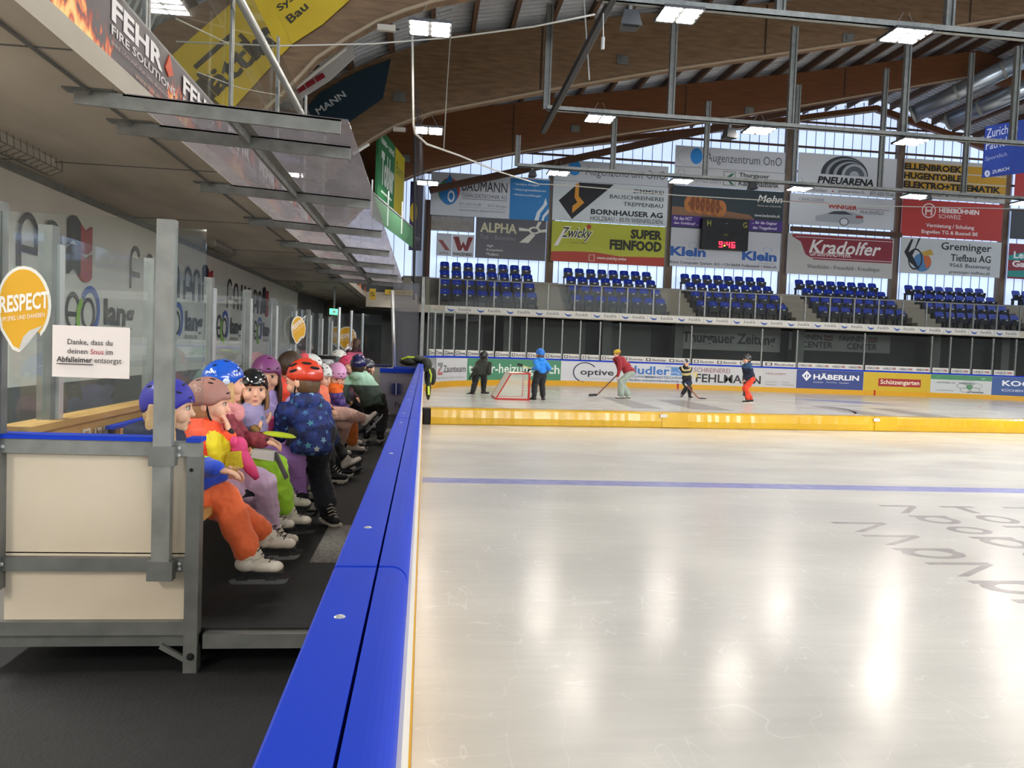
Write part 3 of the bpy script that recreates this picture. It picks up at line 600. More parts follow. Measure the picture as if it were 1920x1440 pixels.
# back glass of the bench
bg = empty('bench_back_glass', (0, 0, 0), 0, 'glass screen on posts behind the player bench', 'glass screen')
PY0 = 3.695
for i in range(9):
    y = PY0 + i * 1.29
    one('post', lambda b: b.box(-1.72, -1.66, y - .045, y + .03, .93, 1.8), STEEL_D, parent=bg)
    one('post_cover', lambda b: b.box(-1.66, -1.645, y + .0, y + .045, .93, 1.72), ALU, parent=bg)
    one('glass_pane', lambda b: b.box(-1.69, -1.678, y + .04, y + 1.24, .93, 1.77), GLASS, parent=bg)
one('glass_pane', lambda b: b.box(-1.69, -1.678, 3.36, 3.64, .93, 1.77), GLASS, parent=bg)
for i, y in enumerate((14.6, 15.7, 17.0)): tag(one('slim_post', lambda b: b.tube([(-1.6 + i * .12, y, .0), (-1.6 + i * .12, y, 2.0)], .03, 8), ALU), ['first', 'second', 'third'][i] + ' slim pale post beyond the bench glass', 'post')
respect('yellow round RESPECT sticker on the bench glass halfway along', (-1.64, 9.7, 1.3), PI / 2, 1.15, .36)
tag(one('wall_post', lambda b: b.box(-3.55, -3.35, 28.5, 28.7, 0, 2.9), mat('brown_post', '#5e4a38', .7)), 'brown post on the concrete wall, left one', 'post')
tag(one('wall_post', lambda b: b.box(-3.05, -2.85, 31.3, 31.5, 0, 2.9), MATS['brown_post']), 'brown post on the concrete wall, right one', 'post')
e_ = PY(632, 655, 16.0); f_ = PY(669, 613, 16.0)
respect('yellow round RESPECT sticker behind the woman at the bench end', (e_.x, 16.0, e_.z), 0, f_.x - e_.x, f_.z - e_.z)
tag(one('glass_screen', lambda b: (b.box(e_.x - .15, -.9, 16.01, 16.022, -.07, 1.95)), GLASS), 'small glass screen carrying the far round sticker', 'glass screen')
# wooden back board with ledge, bench, divider
wb = empty('bench_back_board', (0, 0, 0), 0, 'light wooden board with ledge behind the bench', 'wooden board')
for i in range(6):
    y0 = 3.36 + i * 1.75
    one('board', lambda b: b.box(-1.66, -1.63, y0, y0 + 1.74, .52, .9), WOODL, parent=wb)
    one('ledge_plank', lambda b: b.box(-1.74, -1.6, y0, y0 + 1.745, .9, .93), WOODL, parent=wb)
g = Sign('board_sticker', 'worn white sticker lettering on the wooden back board', 'sticker', (-1.628, 3.9, .79), PI / 2, .42, .07, None)
g.rect(0, 0, .2, 1, '#cfc9bb'); g.text('I', .05, .15, .15, .85, '#a8834a', .05); g.text('ATUASCA', .26, .1, 1, .9, '#d8d2c4', .05)
bn = empty('player_bench', (0, 0, 0), 0, 'long pine plank bench on grey steel legs', 'bench')
for k, (x0, x1) in enumerate(((-1.5, -1.25), (-1.23, -.965))): one('seat_plank', lambda b: b.box(x0, x1, 3.42, 13.5, .5, .54), WOODL, parent=bn)
for i in range(6):
    y = 3.46 + i * 1.95
    one('leg', lambda b: (b.box(-1.02, -.975, y, y + .05, .1, .5), b.box(-1.48, -1.43, y, y + .05, .1, .5), b.box(-1.5, -.975, y, y + .05, .46, .5)), STEEL, parent=bn)
one('leg_sleeve', lambda b: b.box(-1.025, -.97, 3.455, 3.515, .1, .28), WHITEB, parent=bn)
dv = empty('bench_divider', (-1.5, 3.9, .5), 0, 'short wooden divider with blue edge beside the first child', 'divider')
at(dv, lambda b: b.box(-1.56, -1.535, 4.12, 4.7, .5, .845), WOODL, 'divider_panel'); at(dv, lambda b: b.box(-1.57, -1.53, 4.02, 4.7, .85, .868), BLUE, 'divider_cap'); at(dv, lambda b: b.box(-1.56, -1.54, 4.03, 4.07, .8, .85), DARK, 'end_stop')
# box at the far end of the bench
pk = empty('bench_end_box', (-.45, 14.0, .1), 0, 'grey panelled box with blue top and dotted blue logo at the bench far end', 'box')
at(pk, lambda b: b.box(-.79, -.14, 14.0, 14.06, .1, .84), mat('grey_lilac_panel', '#9793a0', .6), 'front_panel'); at(pk, lambda b: b.box(-.79, -.1, 13.98, 14.12, .84, .915), BLUE, 'blue_top')
at(pk, lambda b: b.box(-.66, -.1, 14.25, 14.4, .86, .92), WHITEB, 'white_ledge'); at(pk, lambda b: b.box(-.56, -.1, 14.15, 14.5, .92, .935), BLUE, 'rear_top')
gg = Sign('x', None, None, (-.79, 13.995, .1), 0, .65, .75, None); gg.root.parent = pk; gg.root.location = (-.34, -.006, 0); gg.root.name = 'printed_logo'
for j in range(11):
    for i in range(6):
        r_ = .004 + .0022 * i
        for sgn in (-1, 1):
            gg.rect(.46 + sgn * (.19 - i * .033) - r_, .27 + j * .027 - r_ * .8, .46 + sgn * (.19 - i * .033) + r_, .27 + j * .027 + r_ * .8, '#27387e', 'logo_dots') if False else None
b = MB()
for j in range(11):
    for i in range(6):
        r_ = .003 + .0016 * i
        for sgn in (-1, 1):
            x = .3 + sgn * (.125 - i * .021); z = .36 + j * .018; b.box(x - r_, x + r_, -.004, 0, z - r_, z + r_)
tag(b.build('logo_dots', flat('#27387e'), gg.root), kind='stuff'); gg.rect(.445, .26, .475, .54, '#d8d4dc'); gg.text('Park', .44, .72, .75, .84, '#37353f')
tag(one('glass_pole', lambda b: b.tube([(-.55, 14.4, .93), (-.63, 14.4, 2.34)], .033, 10), ALU, smooth=True), 'white round pole standing on the bench end box', 'pole')
tag(one('slim_pole', lambda b: b.tube([(-.64, 17.05, -.07), (-.72, 17, 2.1)], .03, 8), ALU), 'pale pole behind the child in the green jacket', 'pole')
eb = empty('walkway_box', (-.85, 17.2, -.07), 0, 'beige box with dark blue top behind the bench end', 'box')
at(eb, lambda b: b.box(-1.2, -.72, 17.1, 17.6, -.07, .85), CREAM, 'body'); at(eb, lambda b: b.box(-1.22, -.7, 17.08, 17.62, .85, .9), flat('#20285a'), 'top')
sc = sheet('tall_acrylic', (.72, .72, .74), hz=.2, haze=(.3, .3, .32))
tag(one('acrylic_screen', lambda b: (b.box(-.62, -.13, 14.5, 14.515, .94, 2.5)), sc), 'dark hazy acrylic screen above the bench end box', 'screen')
es = Sign('exit_sign', 'small green glowing exit sign under the stand ceiling', 'sign', (-2.6, 21.5, 2.12), .9, .3, .16, glow('#4fd08a', 2))
es.poly([(.3, .25), (.5, .25), (.5, .1), (.75, .5), (.5, .9), (.5, .75), (.3, .75)], '#e8fff0')
one('hanger', lambda b: b.box(.12, .18, .0, .02, .16, .78), STEEL_D, parent=es.root)
# cage lamps
for i, y in enumerate((6.9, 13.4, 20.9)):
    t = empty('cage_lamp', (-3.45, y, 2.9), 0, ['nearest', 'middle', 'farthest'][i] + ' wire-caged tube lamp under the concrete stand', 'lamp', 'cage lamps')
    one('tube_fitting', lambda b: b.box(-.05, .05, -.6, .6, -.08, 0), mat('lamp_housing', '#b5aea2', .6), parent=t)
    b = MB()
    for k in range(13): yy = -.62 + k * 1.24 / 12; b.tube([(-.1, yy, 0), (-.11, yy, -.1), (0, yy, -.15), (.11, yy, -.1), (.1, yy, 0)], .004, 4)
    for x, z in ((-.11, -.1), (0, -.15), (.11, -.1)): b.tube([(x, -.62, z), (x, .62, z)], .004, 4)
    b.build('wire_cage', STEEL_D, t)
# ================================================================ roof
LO = [(-4.9, 2.6), (-4.4, 3.9), (-3.5, 5.2), (-2.7, 6.02), (-2.19, 6.62), (-1.63, 7.04), (-1.11, 7.38), (-.6, 7.63), (0, 7.87), (3.35, 8.76), (6.5, 9.52), (9.2, 10.1), (13.65, 11.1), (18.27, 12.19), (21.66, 13.0), (26, 12.0), (31, 10.4)]
HI = [(-6.2, 4.2), (-5.8, 5.6), (-5.08, 7.0), (-4.6, 7.3), (-4.08, 7.6), (-3.3, 8.2), (-2.4, 8.85), (-1.3, 9.4), (.45, 10.09), (3.3, 10.62), (5.2, 11.0), (8.8, 11.62), (14.2, 12.56), (18.46, 13.39), (21.6, 14.0), (26, 12.9), (31, 11.6)]
def zhi(x):
    for (a, b_), (c, d) in zip(HI, HI[1:]):
        if a <= x <= c: return b_ + (d - b_) * (x - a) / (c - a)
    return HI[-1][1]
bl = ['front roof beam carrying the yellow banner', 'wide brown roof beam carrying the dark blue banner', 'reddish brown roof beam nearest the end windows', 'roof beam against the end wall']
LO0 = LO
for i, y in enumerate((15, 22, 29, 35.95)):
    b = MB(); n = len(LO); q = []
    LO = LO0 if i < 3 else [(x, z - .3) for x, z in HI]
    for d in (y, y + .22):
        q += [(x, d, z) for x, z in LO] + [(x, d, z) for x, z in HI]
    fs = []
    for k in range(n - 1):
        fs += [(k, k + 1, n + k + 1, n + k), (2 * n + k + 1, 2 * n + k, 3 * n + k, 3 * n + k + 1), (k + 1, k, 2 * n + k, 2 * n + k + 1), (n + k, n + k + 1, 3 * n + k + 1, 3 * n + k)]
    fs += [(0, n, 3 * n, 2 * n), (n - 1, 3 * n - 1, 4 * n - 1, 2 * n - 1)]
    b.add(q, fs); bm_ = b.build('roof_beam', BEAM_R if i >= 2 else BEAM); struct(bm_, bl[i])
    b = MB()
    for k in range(n - 3):
        (x0, z0), (x1, z1) = LO[k], LO[k + 1]; b.bar((x0, y - .03, z0 + .03), (x1, y - .03, z1 + .03), .05, .05)
    b.build('bottom_trim', mat('pale_timber_trim', '#9b8a72' if i < 2 else '#8a8074', .7), bm_)
    if i < 3:
        for x in (3.0, 9.6, 16.0): one('panel_joint', lambda b: b.box(x, x + .05, y - .012, y, zhi(x) - 1.95 + x * .05, zhi(x) - .05), mat('beam_joint', '#3a2a1c', .8), parent=bm_)
        for x in (-1.1, 5.2, 12.0): one('steel_plate', lambda b: (b.box(x, x + .34, y - .04, y, zhi(x) - 1.35, zhi(x) - 1.1), b.box(x + .1, x + .24, y - .07, y - .04, zhi(x) - 1.3, zhi(x) - 1.15)), STEEL_D, parent=bm_)
# corrugated sheets: ribs run up the slope
RS = mat('corrugated_roof_sheet', '#b9bcc0', .5, .25, col2='#a3a6ab', nscale=2)
rf = empty('ceiling', (0, 0, 0), 0, 'corrugated metal roof on timber purlins', kind='structure')
xs = [-6.2, -5.0, -4.0, -3.0, -2.0, -1.0, .45, 3.3, 8.8, 14.2, 21.6]; xs2 = [21.6, 26, 31]
for sec in (xs, xs2):
    b = MB(); prof = []; y = 8.0
    while y < 36.2: prof += [(y, 0), (y + .09, 0), (y + .125, .09), (y + .215, .09)]; y += .25
    m = len(prof)
    for x in sec: b.v += [(x, yy, zhi(x) + .3 + dz) for yy, dz in prof]
    for i in range(len(sec) - 1):
        for k in range(m - 1): b.f.append((i * m + k, i * m + k + 1, (i + 1) * m + k + 1, (i + 1) * m + k)); b.m.append(0)
    b.build('corrugated_sheet', RS, rf)
PUR = mat('purlin_timber', '#5f4430', .7, col2='#4b3424', nscale=3, stretch=(5, .4, 5))
x = -4.6
while x < 27:
    one('purlin', lambda b: b.hexa([(x, 8, zhi(x) + .02), (x + .12, 8, zhi(x + .12) + .02), (x + .12, 36, zhi(x + .12) + .02), (x, 36, zhi(x) + .02), (x, 8, zhi(x) + .29), (x + .12, 8, zhi(x + .12) + .29), (x + .12, 36, zhi(x + .12) + .29), (x, 36, zhi(x) + .29)]), PUR, parent=rf); x += 1.12
struct(one('ceiling', lambda b: b.hexa([(-6.2, -27, 5), (31, -27, 11.6), (31, 8, 11.6), (-6.2, 8, 5), (-6.2, -27, 5.1), (31, -27, 11.7), (31, 8, 11.7), (-6.2, 8, 5.1)]), RS), 'roof over the near half of the rink')
struct(one('wall_left_upper', lambda b: b.box(-6.5, -6.2, -6, 36.3, 3, 9), mat('pale_upper_wall', '#a8a294', .8)), 'pale wall behind the upper stand')
struct(one('wall_right', lambda b: b.box(34, 34.2, -28, 36.4, -.1, 5.0), CONC_D), 'grey wall on the far long side')
struct(one('wall_back', lambda b: b.box(-6.2, 34, -28, -27.8, -.1, 5.0), CONC_D), 'grey wall behind the camera')
# ================================================================ end wall: lit translucent windows between timber pillars
wall_x = [-.07 + 5.77 * k for k in range(0, 6)]
def zroof(x): return zhi(x) + .3
PANE = mat('translucent_pane', '#c2d4f4', .5, emit=.66, col2='#b2c6ec', nscale=.4)
# emission follows the same colour
RIB = mat('pane_rib', '#93a8c8', .6)
BRN = mat('timber_brown', '#5a3c2a', .7, col2='#4a3022', nscale=4, stretch=(4, 4, .4))
PIL = mat('timber_pillar', '#7a6a5a', .75, col2='#62503f', nscale=4, stretch=(4, 4, .4))
edges = [-3.6] + wall_x + [33.5]
for wi, (x0, x1) in enumerate(zip(edges, edges[1:])):
    W = empty('window_%d' % (wi + 1), (0, 0, 0), 0, 'translucent window bay %s of the end wall' % ['left of the first pillar', 'behind the blue and white sign', 'behind the diamond logo sign', 'behind the scoreboard', 'behind the tyre sign', 'behind the yellow lettering sign', 'at the far right'][wi], kind='structure')
    n = max(1, round((x1 - x0) / .48)); dx = (x1 - x0) / n
    for k in range(n):
        a_, c_ = x0 + k * dx, x0 + (k + 1) * dx; zt = min(zroof(a_), zroof(c_)) - .05; zb = 4.3
        if zt < zb + .3: continue
        one('pane', lambda b: b.box(a_ + .015, c_ - .015, 36.25, 36.28, zb, zt), PANE, parent=W)
    b = MB()
    for k in range(n + 1): a_ = x0 + k * dx; b.box(a_ - .015, a_ + .015, 36.22, 36.3, 4.3, max(4.5, zroof(max(-6, a_)) - .05))
    b.build('mullions', RIB, W)
    for z in (9.35, 10.55, 11.75, 12.95):
        if zroof(x0) > z or zroof(x1) > z: one('transom', lambda b: b.box(max(x0, -3), x1, 36.14, 36.22, z, z + .09), BRN, parent=W)
struct(one('wall_far', lambda b: b.box(-6.2, 34, 36.2, 36.4, -.1, 4.5), CONC_D), 'concrete wall below the end windows')
for k, x in enumerate(wall_x[1:]):
    p_ = one('trim_%d' % (k + 1), lambda b: (b.box(x - .17, x + .17, 35.9, 36.2, 3.2, 13.6 if x > 12 else 9.6)), PIL); struct(p_, 'weathered timber pillar of the end wall')
struct(one('trim_9', lambda b: b.box(-.22, .1, 35.9, 36.1, 3.2, 8.1), BRN), 'dark pillar of the end wall behind the net')
a, c = PY(1483, 432, 35.5), PY(1690, 441, 35.5); struct(one('trim_40', lambda b: b.box(a.x, c.x, 35.45, 35.6, c.z - .1, c.z + .12), BRN), 'brown timber rail between the car sign and the dark red sign')
a, c = PY(805, 357, 33.5), PY(1690, 164, 33.5)
struct(one('roof_brace', lambda b: b.bar(a, c, .16, .28), BRN), 'long slanting timber brace before the end windows')
# ================================================================ far stand
DZ = 3.02
TERR = mat('terrace_concrete', '#7b7469', .8, col2='#6a645b', nscale=2)
st = struct(one('stand_terrace', lambda b: (b.box(-1.2, 34, 31.2, 36.2, 2.85, DZ), [b.box(-1.2, 34, 32.6 + k * .8, 36.2, DZ + .47 * (k - 1), DZ + .47 * k) for k in range(1, 4)]), TERR), 'stepped concrete terrace of the far stand')
STEPM = mat('stair_concrete', '#8d8577', .8)
for k in range(-1, 5):
    x1 = 6.0 + k * 5.73 - .15; x0 = x1 - 1.15
    for j in range(6):
        tag(one('stair_step', lambda b: b.box(x0, x1, 32.25 + j * .4, 32.66 + j * .4, DZ + .235 * j - .02, DZ + .235 * (j + 1)), STEPM, parent=st))
# seats
SB = mat('blue_seat_plastic', '#1c36a4', .35, coat=.1); SK = mat('dark_seat_plastic', '#15171f', .5)
def seat():
    b = MB(); n = 6; r = .09; W, H0, H1 = .41, .42, .83; T = .05
    pts = [(-W / 2, H0)] + [(-W / 2 + r - r * math.cos(a), H1 - r + r * math.sin(a)) for a in [i * PI / 2 / 4 for i in range(5)]] + [(W / 2 - r + r * math.sin(a), H1 - r + r * math.cos(a)) for a in [i * PI / 2 / 4 for i in range(5)]] + [(W / 2, H0)]
    b.prism(pts, lambda u, v, d: (u, d - .16 * (1 - (v - H0) / (H1 - H0)) + .1, v), 0, T)
    o = b.build('stadium_seat', SB)
    one('seat_pan', lambda b: (b.hexa([(-.2, -.12, .34), (.2, -.12, .34), (.2, -.02, .34), (-.2, -.02, .34), (-.21, -.16, .6), (.21, -.16, .6), (.21, -.09, .6), (-.21, -.09, .6)]), b.box(-.22, .22, -.1, .1, .34, .42)), SK, parent=o)
    one('seat_foot', lambda b: (b.box(-.2, -.16, -.06, .1, 0, .36), b.box(.16, .2, -.06, .1, 0, .36)), SK, parent=o)
    one('number_plate', lambda b: b.box(-.05, .05, -.175, -.158, .53, .58), flat('#c9ccd4'), parent=o)
    one('mould_mark', lambda b: b.box(-.035, .035, .035, .045, .68, .74), flat('#3550b8'), parent=o)
    return o
proto = None
rows = ['bottom row', 'second row', 'third row', 'top row']
blocks = [(1.1, 8, 'leftmost block by the net'), (6.28, 8, 'block under the lime sign'), (11.9, 8, 'block under the scoreboard'), (17.6, 8, 'block under the tyre sign'), (23.25, 8, 'block under the globe sign'), (28.98, 3, 'block at right border')]
random.seed(3)
for bx, n, bn_ in blocks:
    for r_ in range(4):
        for k in range(-1 if bx < 2 else 0, n - 1 if bx < 2 else n):
            if bx < 2 and k == -1 and r_ < 1: pass
            if proto is None: o = proto = seat()
            else: o = copy_tree(proto)
            o.location = (bx + .21 + k * .535, 32.95 + r_ * .8, DZ + .47 * r_ + random.uniform(-.006, .006)); o.rotation_euler = (0, 0, random.uniform(-.03, .03))
            nth = ['first', 'second', 'third', 'fourth', 'fifth', 'sixth', 'seventh', 'eighth', 'ninth'][k + (1 if bx < 2 else 0)]
            tag(o, 'blue seat, %s from left, %s, %s' % (nth, rows[r_], bn_), 'seat', 'blue seats of the %s' % bn_)
# front rail of the stand, deck edge with the sponsor ribbon
rl = empty('stand_railing', (0, 31.4, DZ), 0, 'steel railing with glass along the front of the far stand', 'railing')
at(rl, lambda b: b.tube([(-1, 31.4, 4.12), (33, 31.4, 4.12)], .03, 8), STEEL, 'handrail')
x = -.6
while x < 33: at(rl, lambda b: b.box(x - .03, x + .03, 31.38, 31.43, 2.95, 4.1), STEEL, 'post'); at(rl, lambda b: b.box(x + .05, x + 1.06, 31.4, 31.412, 3.08, 4.05), sheet('railing_glass', (.93, .95, .94), hz=.02, ior=1.1), 'pane'); x += 1.115
at(rl, lambda b: b.box(-1, 33, 31.36, 31.4, 3.0, 3.05), STEEL, 'foot_rail')
# ribbon of baukla banners on the deck edge
p0 = PY(834, 590, 31.1); BX0 = p0.x
for k in range(21):
    x0 = BX0 + k * 1.2
    if x0 > 27.6: break
    g = Sign('sponsor_ribbon', 'white baukla banner with blue leaf on far stand edge, number %d from left' % (k + 1), 'banner', (x0, 31.12, 2.76), 0, 1.19, .255, '#cfccc4', t=.01, group='baukla sponsor banners along the stand edge')
    g.poly([(.06, .25), (.14, .5), (.24, .55), (.34, .45), (.27, .8), (.18, .85), (.1, .6)], '#3556a0'); g.text('baukla', .45, .2, .88, .7, '#4a4c54', .0, slant=.25, res=1)
struct(one('trim_12', lambda b: b.box(-1.2, 34, 31.14, 31.24, 2.72, 3.02), CONC), 'concrete edge of the far stand deck')
# concourse under the stand
struct(one('wall_concourse', lambda b: b.box(-1.2, 34, 34.8, 35, -.1, 2.85), mat('concourse_wall', '#3c3a38', .8, col2='#33312f', nscale=.6)), 'dark wall under the far stand')
for i, (x0, x1) in enumerate(((4.3, 7.3), (8.3, 10.4), (-1, 2.6))): one('wall_panel', lambda b: b.box(x0, x1, 34.72, 34.8, .9, 2.7), mat('concourse_panel', '#5a5855', .7))['kind'] = 'structure'
for x in (3.4, 7.8, 11.1, 16.8, 23.5, 27): struct(one('trim_20', lambda b: b.box(x, x + .4, 33.4, 33.8, -.1, 2.85), CONC_D), 'concrete column under the far stand')
def conc_sign(label, x0, y0, x1, y1, bg): return wall_sign('concourse_sign', label, x0, y0, x1, y1, 34.72, bg, 'sign')
g = conc_sign('grey sign with black newspaper lettering behind the far glass', 1275, 607, 1462, 661, '#8f8c87'); g.text('Thurgauer Zeitung', .03, .3, .95, .85, '#171615', .03)
g = conc_sign('grey sign with two FAHNEN CENTER logos behind far glass', 1480, 622, 1668, 663, '#8b8884')
for k in range(2):
    u = .05 + k * .44; 
    g.text('FAHNEN', u, .1, u + .27, .4, '#1f1f20', .02); g.text('CENTER', u + .08, .5, u + .38, .85, '#1f1f20', .02)
    for j in range(3): g.poly([(u + .29, .1 + j * .11), (u + .33, .14 + j * .11), (u + .38, .1 + j * .11), (u + .38, .17 + j * .11), (u + .33, .21 + j * .11), (u + .29, .17 + j * .11)], '#8a2a2c' if j % 2 else '#2a1a1c')
# ================================================================ big signs on the end wall
SY = 35.6
g = wall_sign('wall_sign', 'white and blue sign with water drop logo and BAUMANN lettering', 809, 324, 1028, 413, SY, '#d3d6dc')
g.disc(.155, .42, .085, .3, '#d04a3e'); g.disc(.14, .44, .08, .28, '#3f8f5a'); g.disc(.15, .5, .075, .25, '#2f7fc4'); g.poly([(.09, .38), (.155, .03), (.215, .38)], '#2f7fc4'); g.disc(.17, .55, .03, .14, '#e8edf2', inner=.6)
g.text('BAUMANN', .26, .16, .64, .4, '#2d3036', .0); g.text('GEBÄUDETECHNIK AG', .26, .44, .64, .55, '#55585e'); g.rect(.26, .58, .64, .59, '#55585e'); g.text('071 633 12 48', .24, .68, .42, .74, '#8b8e94'); g.text('8575 Bürglen', .48, .69, .64, .76, '#8b8e94'); g.rect(.24, .78, .63, .785, '#8b8e94'); g.text('www.baumann-gebaeudetechnik.ch', .24, .82, .63, .89, '#8b8e94')
g.rect(.665, .04, 1, 1, '#2f84c8'); 
for i, t_ in enumerate(('• Sanitäre Anlagen', '• Heizungsinstallationen', '• Wohnraumlüftungen')): g.text(t_, .69, .14 + i * .125, .69 + (.22, .28, .24)[i], .21 + i * .125, '#e8f0f6', .01)
g.poly([(.88, 1), (.9, .8), (.95, .62), (.97, .45), (.985, .6), (.93, .82), (.915, 1)], '#e8f0f6'); g.poly([(.94, 1), (.95, .88), (1, .7), (1, .8), (.965, .92), (.96, 1)], '#e8f0f6')
g = wall_sign('wall_sign', 'dark grey ALPHA sign with white road crossing logo', 893, 408, 1022, 489, SY, '#5b5a60')
g.text('ALPHA', .06, .12, .58, .36, '#cfc9a6', .03); g.text('Tief- / Betonbau', .06, .42, .56, .53, '#8f8f94'); 
for i, t_ in enumerate(('Agil.', 'Kompetent.', 'Modern.')): g.text(t_, .16, .66 + i * .1, .16 + (.1, .24, .18)[i], .73 + i * .1, '#d6d6d6', .01)
g.disc(.83, .25, .085, .09, '#e3dfd2', inner=.6); g.poly([(.62, .57), (.78, .33), (.85, .36), (.75, .57)], '#e3dfd2'); g.poly([(.61, .2), (.78, .23), (.78, .28), (.61, .28)], '#e3dfd2'); g.poly([(.88, .03), (.93, .03), (.88, .2), (.84, .2)], '#e3dfd2'); g.poly([(.9, .24), (1, .2), (1, .28), (.9, .3)], '#e3dfd2')
g = wall_sign('wall_sign', 'white sign with large dark red W and WANZENRIED lettering', 848, 439, 888, 483, SY, '#c9cbd0')
g.poly([(.05, .12), (.3, .1), (.42, .5), (.5, .3), (.62, .5), (.72, .1), (.95, .1), (.72, .72), (.58, .72), (.5, .55), (.42, .72), (.28, .72)], '#7c2a2c'); g.text('WANZENRIED', .04, .8, .96, .94, '#2a2626', .03, res=1)
g = wall_sign('wall_sign', 'small pale sign with red stroke left of the red W sign', 819, 437, 846, 480, SY, '#b9bcc2')
g.poly([(.1, .3), (.4, .3), (.9, .75), (.6, .75)], '#8c4a4c'); g.text('ALPHA', .2, .82, .8, .93, '#4a4648', res=1)
struct(one('wall_masonry', lambda b: b.box(PY(803, 400, 36).x, PY(890, 400, 36).x, 35.95, 36.2, PY(850, 433, 36).z, PY(850, 400, 36).z), mat('old_masonry', '#a59e92', .9, col2='#8a8378', nscale=3)), 'weathered grey masonry patch between the left signs')
g = wall_sign('wall_sign', 'upper left white eye clinic sign with blue ball behind the brace', 1040, 301, 1252, 348, SY, '#ccd0d6')
g.disc(.175, .35, .055, .38, '#2f8fe0'); g.text('Augenzentrum OnO', .27, .25, .98, .8, '#5a5e66', .0)
g = wall_sign('wall_sign', 'white Bornhauser carpentry sign with black diamond and orange stroke', 1038, 340, 1250, 423, SY, '#cfd6d8')
g.poly([(.05, .5), (.22, .02), (.52, .02), (.17, .95)], '#17171a'); g.poly([(.19, .06), (.22, .04), (.22, .36), (.27, .52), (.17, .8), (.17, .62), (.21, .52), (.185, .4)], '#e0982c')
for i, t_ in enumerate(('ZIMMEREI', 'BAUSCHREINEREI', 'TREPPENBAU')): g.text(t_, 1 - (.31, .51, .39)[i], .1 + i * .17, .96, .2 + i * .17, '#3c4044', .01)
g.text('BORNHAUSER AG', .33, .66, .96, .8, '#17171a', .035); g.text('HOLZBAU - 8570 WEINFELDEN', .33, .84, .96, .95, '#3c4044')
g = wall_sign('wall_sign', 'lime yellow food sign with SUPER FEINFOOD and red foot', 1035.5, 415.5, 1245, 499, SY, '#b9bd2e')
g.poly([(0, .76), (.2, .73), (.4, .73), (.6, .8), (1, .77), (1, 1), (0, 1)], '#b5402e'); g.text('Zwicky', .06, .12, .33, .5, '#f2efe6', .05, slant=.3); g.text('Zwicky', .065, .14, .325, .47, '#2e2a22', .012, slant=.3); g.poly([(.02, .62), (.1, .2), (.12, .2), (.06, .6)], '#f2efe6'); g.disc(.32, .1, .02, .06, '#b5402e')
g.text('since 1892', .17, .48, .31, .54, '#7a7030'); g.text('SUPER', .69, .1, .97, .34, '#2a2a20', .05); g.text('FEINFOOD', .51, .38, .97, .64, '#2a2a20', .05); g.rect(.33, .79, .38, .95, '#e8d6cc'); g.rect(.335, .8, .375, .94, '#b5402e'); g.text('www.zwicky.swiss', .4, .82, .66, .92, '#f0e2da', .02)
g = wall_sign('wall_sign', 'upper right white eye clinic sign with blue ball and oval', 1267, 275, 1471, 323, SY, '#cfd2d8')
g.disc(.16, .52, .14, .44, '#a9adb4', inner=.97); g.disc(.19, .45, .055, .38, '#2f8fe0'); g.text('Augenzentrum OnO', .28, .25, .97, .8, '#5a5e66', .0)
g = wall_sign('wall_sign', 'white cantonal bank sign with green square logo', 1265.5, 314, 1470, 357.5, SY, '#cfd0d2')
g.text('DAS GANZE LEBEN', .1, .5, .42, .78, '#8b8e94'); g.rect(.44, .1, .55, .85, '#4a6f60'); g.rect(.445, .13, .545, .82, '#cfd0d2'); g.poly([(.46, .45), (.51, .2), (.54, .2), (.49, .5), (.54, .8), (.51, .8)], '#2f6f50'); g.text('Thurgauer', .58, .12, .86, .42, '#3c4446', .02); g.text('Kantonalbank', .58, .52, .95, .82, '#3c4446', .02)
g = wall_sign('wall_sign', 'dark bakery sign with braided loaf and purple foot strips', 1262, 349.5, 1466, 436, SY, '#27353a')
g.poly([(0, .5), (.4, .52), (.7, .6), (.75, .72), (0, .7)], '#8a6448'); g.rect(0, .71, .27, .97, '#4a2f80'); g.rect(.69, .71, 1, .97, '#4a2f80')
for k in range(7): g.disc(.16 + k * .045, .42 + .012 * k, .055, .2, ('#b8743a', '#a2602e')[k % 2], inner=.3, name='loaf')
for k in range(6): g.disc(.18 + k * .045, .4 + .012 * k, .02, .16, '#7d4520', inner=.2, name='loaf_fold')
g.text('Mohn', .76, .1, .98, .28, '#e6e4e0', .01, slant=.3); g.text('Genuss aus Leidenschaft', .76, .33, .98, .38, '#c9c6c0'); g.text('www.beckmohn.ch', .74, .56, .97, .63, '#e6e4e0', .01)
g.text('Für den HCT', .02, .74, .18, .82, '#e2dcec', .02); g.text('den Goldzopf ...', .02, .86, .24, .94, '#e2dcec', .02); g.text('... für die Gegner', .72, .74, .95, .83, '#e2dcec', .02); g.text('das Tirggelbrot!', .73, .86, .95, .95, '#e2dcec', .02)
g = wall_sign('wall_sign', 'white computer company sign with two blue Klein logos', 1259, 425.5, 1461, 508, SY + .05, '#c9cbd1')
g.text('Klein', .0, .5, .32, .74, '#2b5fae', .045); g.text('Klein', .65, .52, .97, .76, '#2b5fae', .045); g.text('we manage your IT', .14, .78, .31, .82, '#7d828c'); g.text('we manage your IT', .8, .8, .97, .84, '#7d828c'); g.text('Klein Computer System AG • CH-8604 Volketswil • klein.ch', .0, .86, .97, .95, '#3d4148', .015)
g.disc(.2, .45, .04, .07, '#8aa0c0', inner=.9); g.disc(.88, .47, .04, .07, '#8aa0c0', inner=.9)
a, c = PY(1318, 407.5, 35.2), PY(1402, 470, 35.2)
g = Sign('scoreboard', 'black scoreboard showing 9:46 in red digits', 'scoreboard', (a.x, 35.2, c.z), 0, c.x - a.x, a.z - c.z, '#0d0d0e', t=.25)
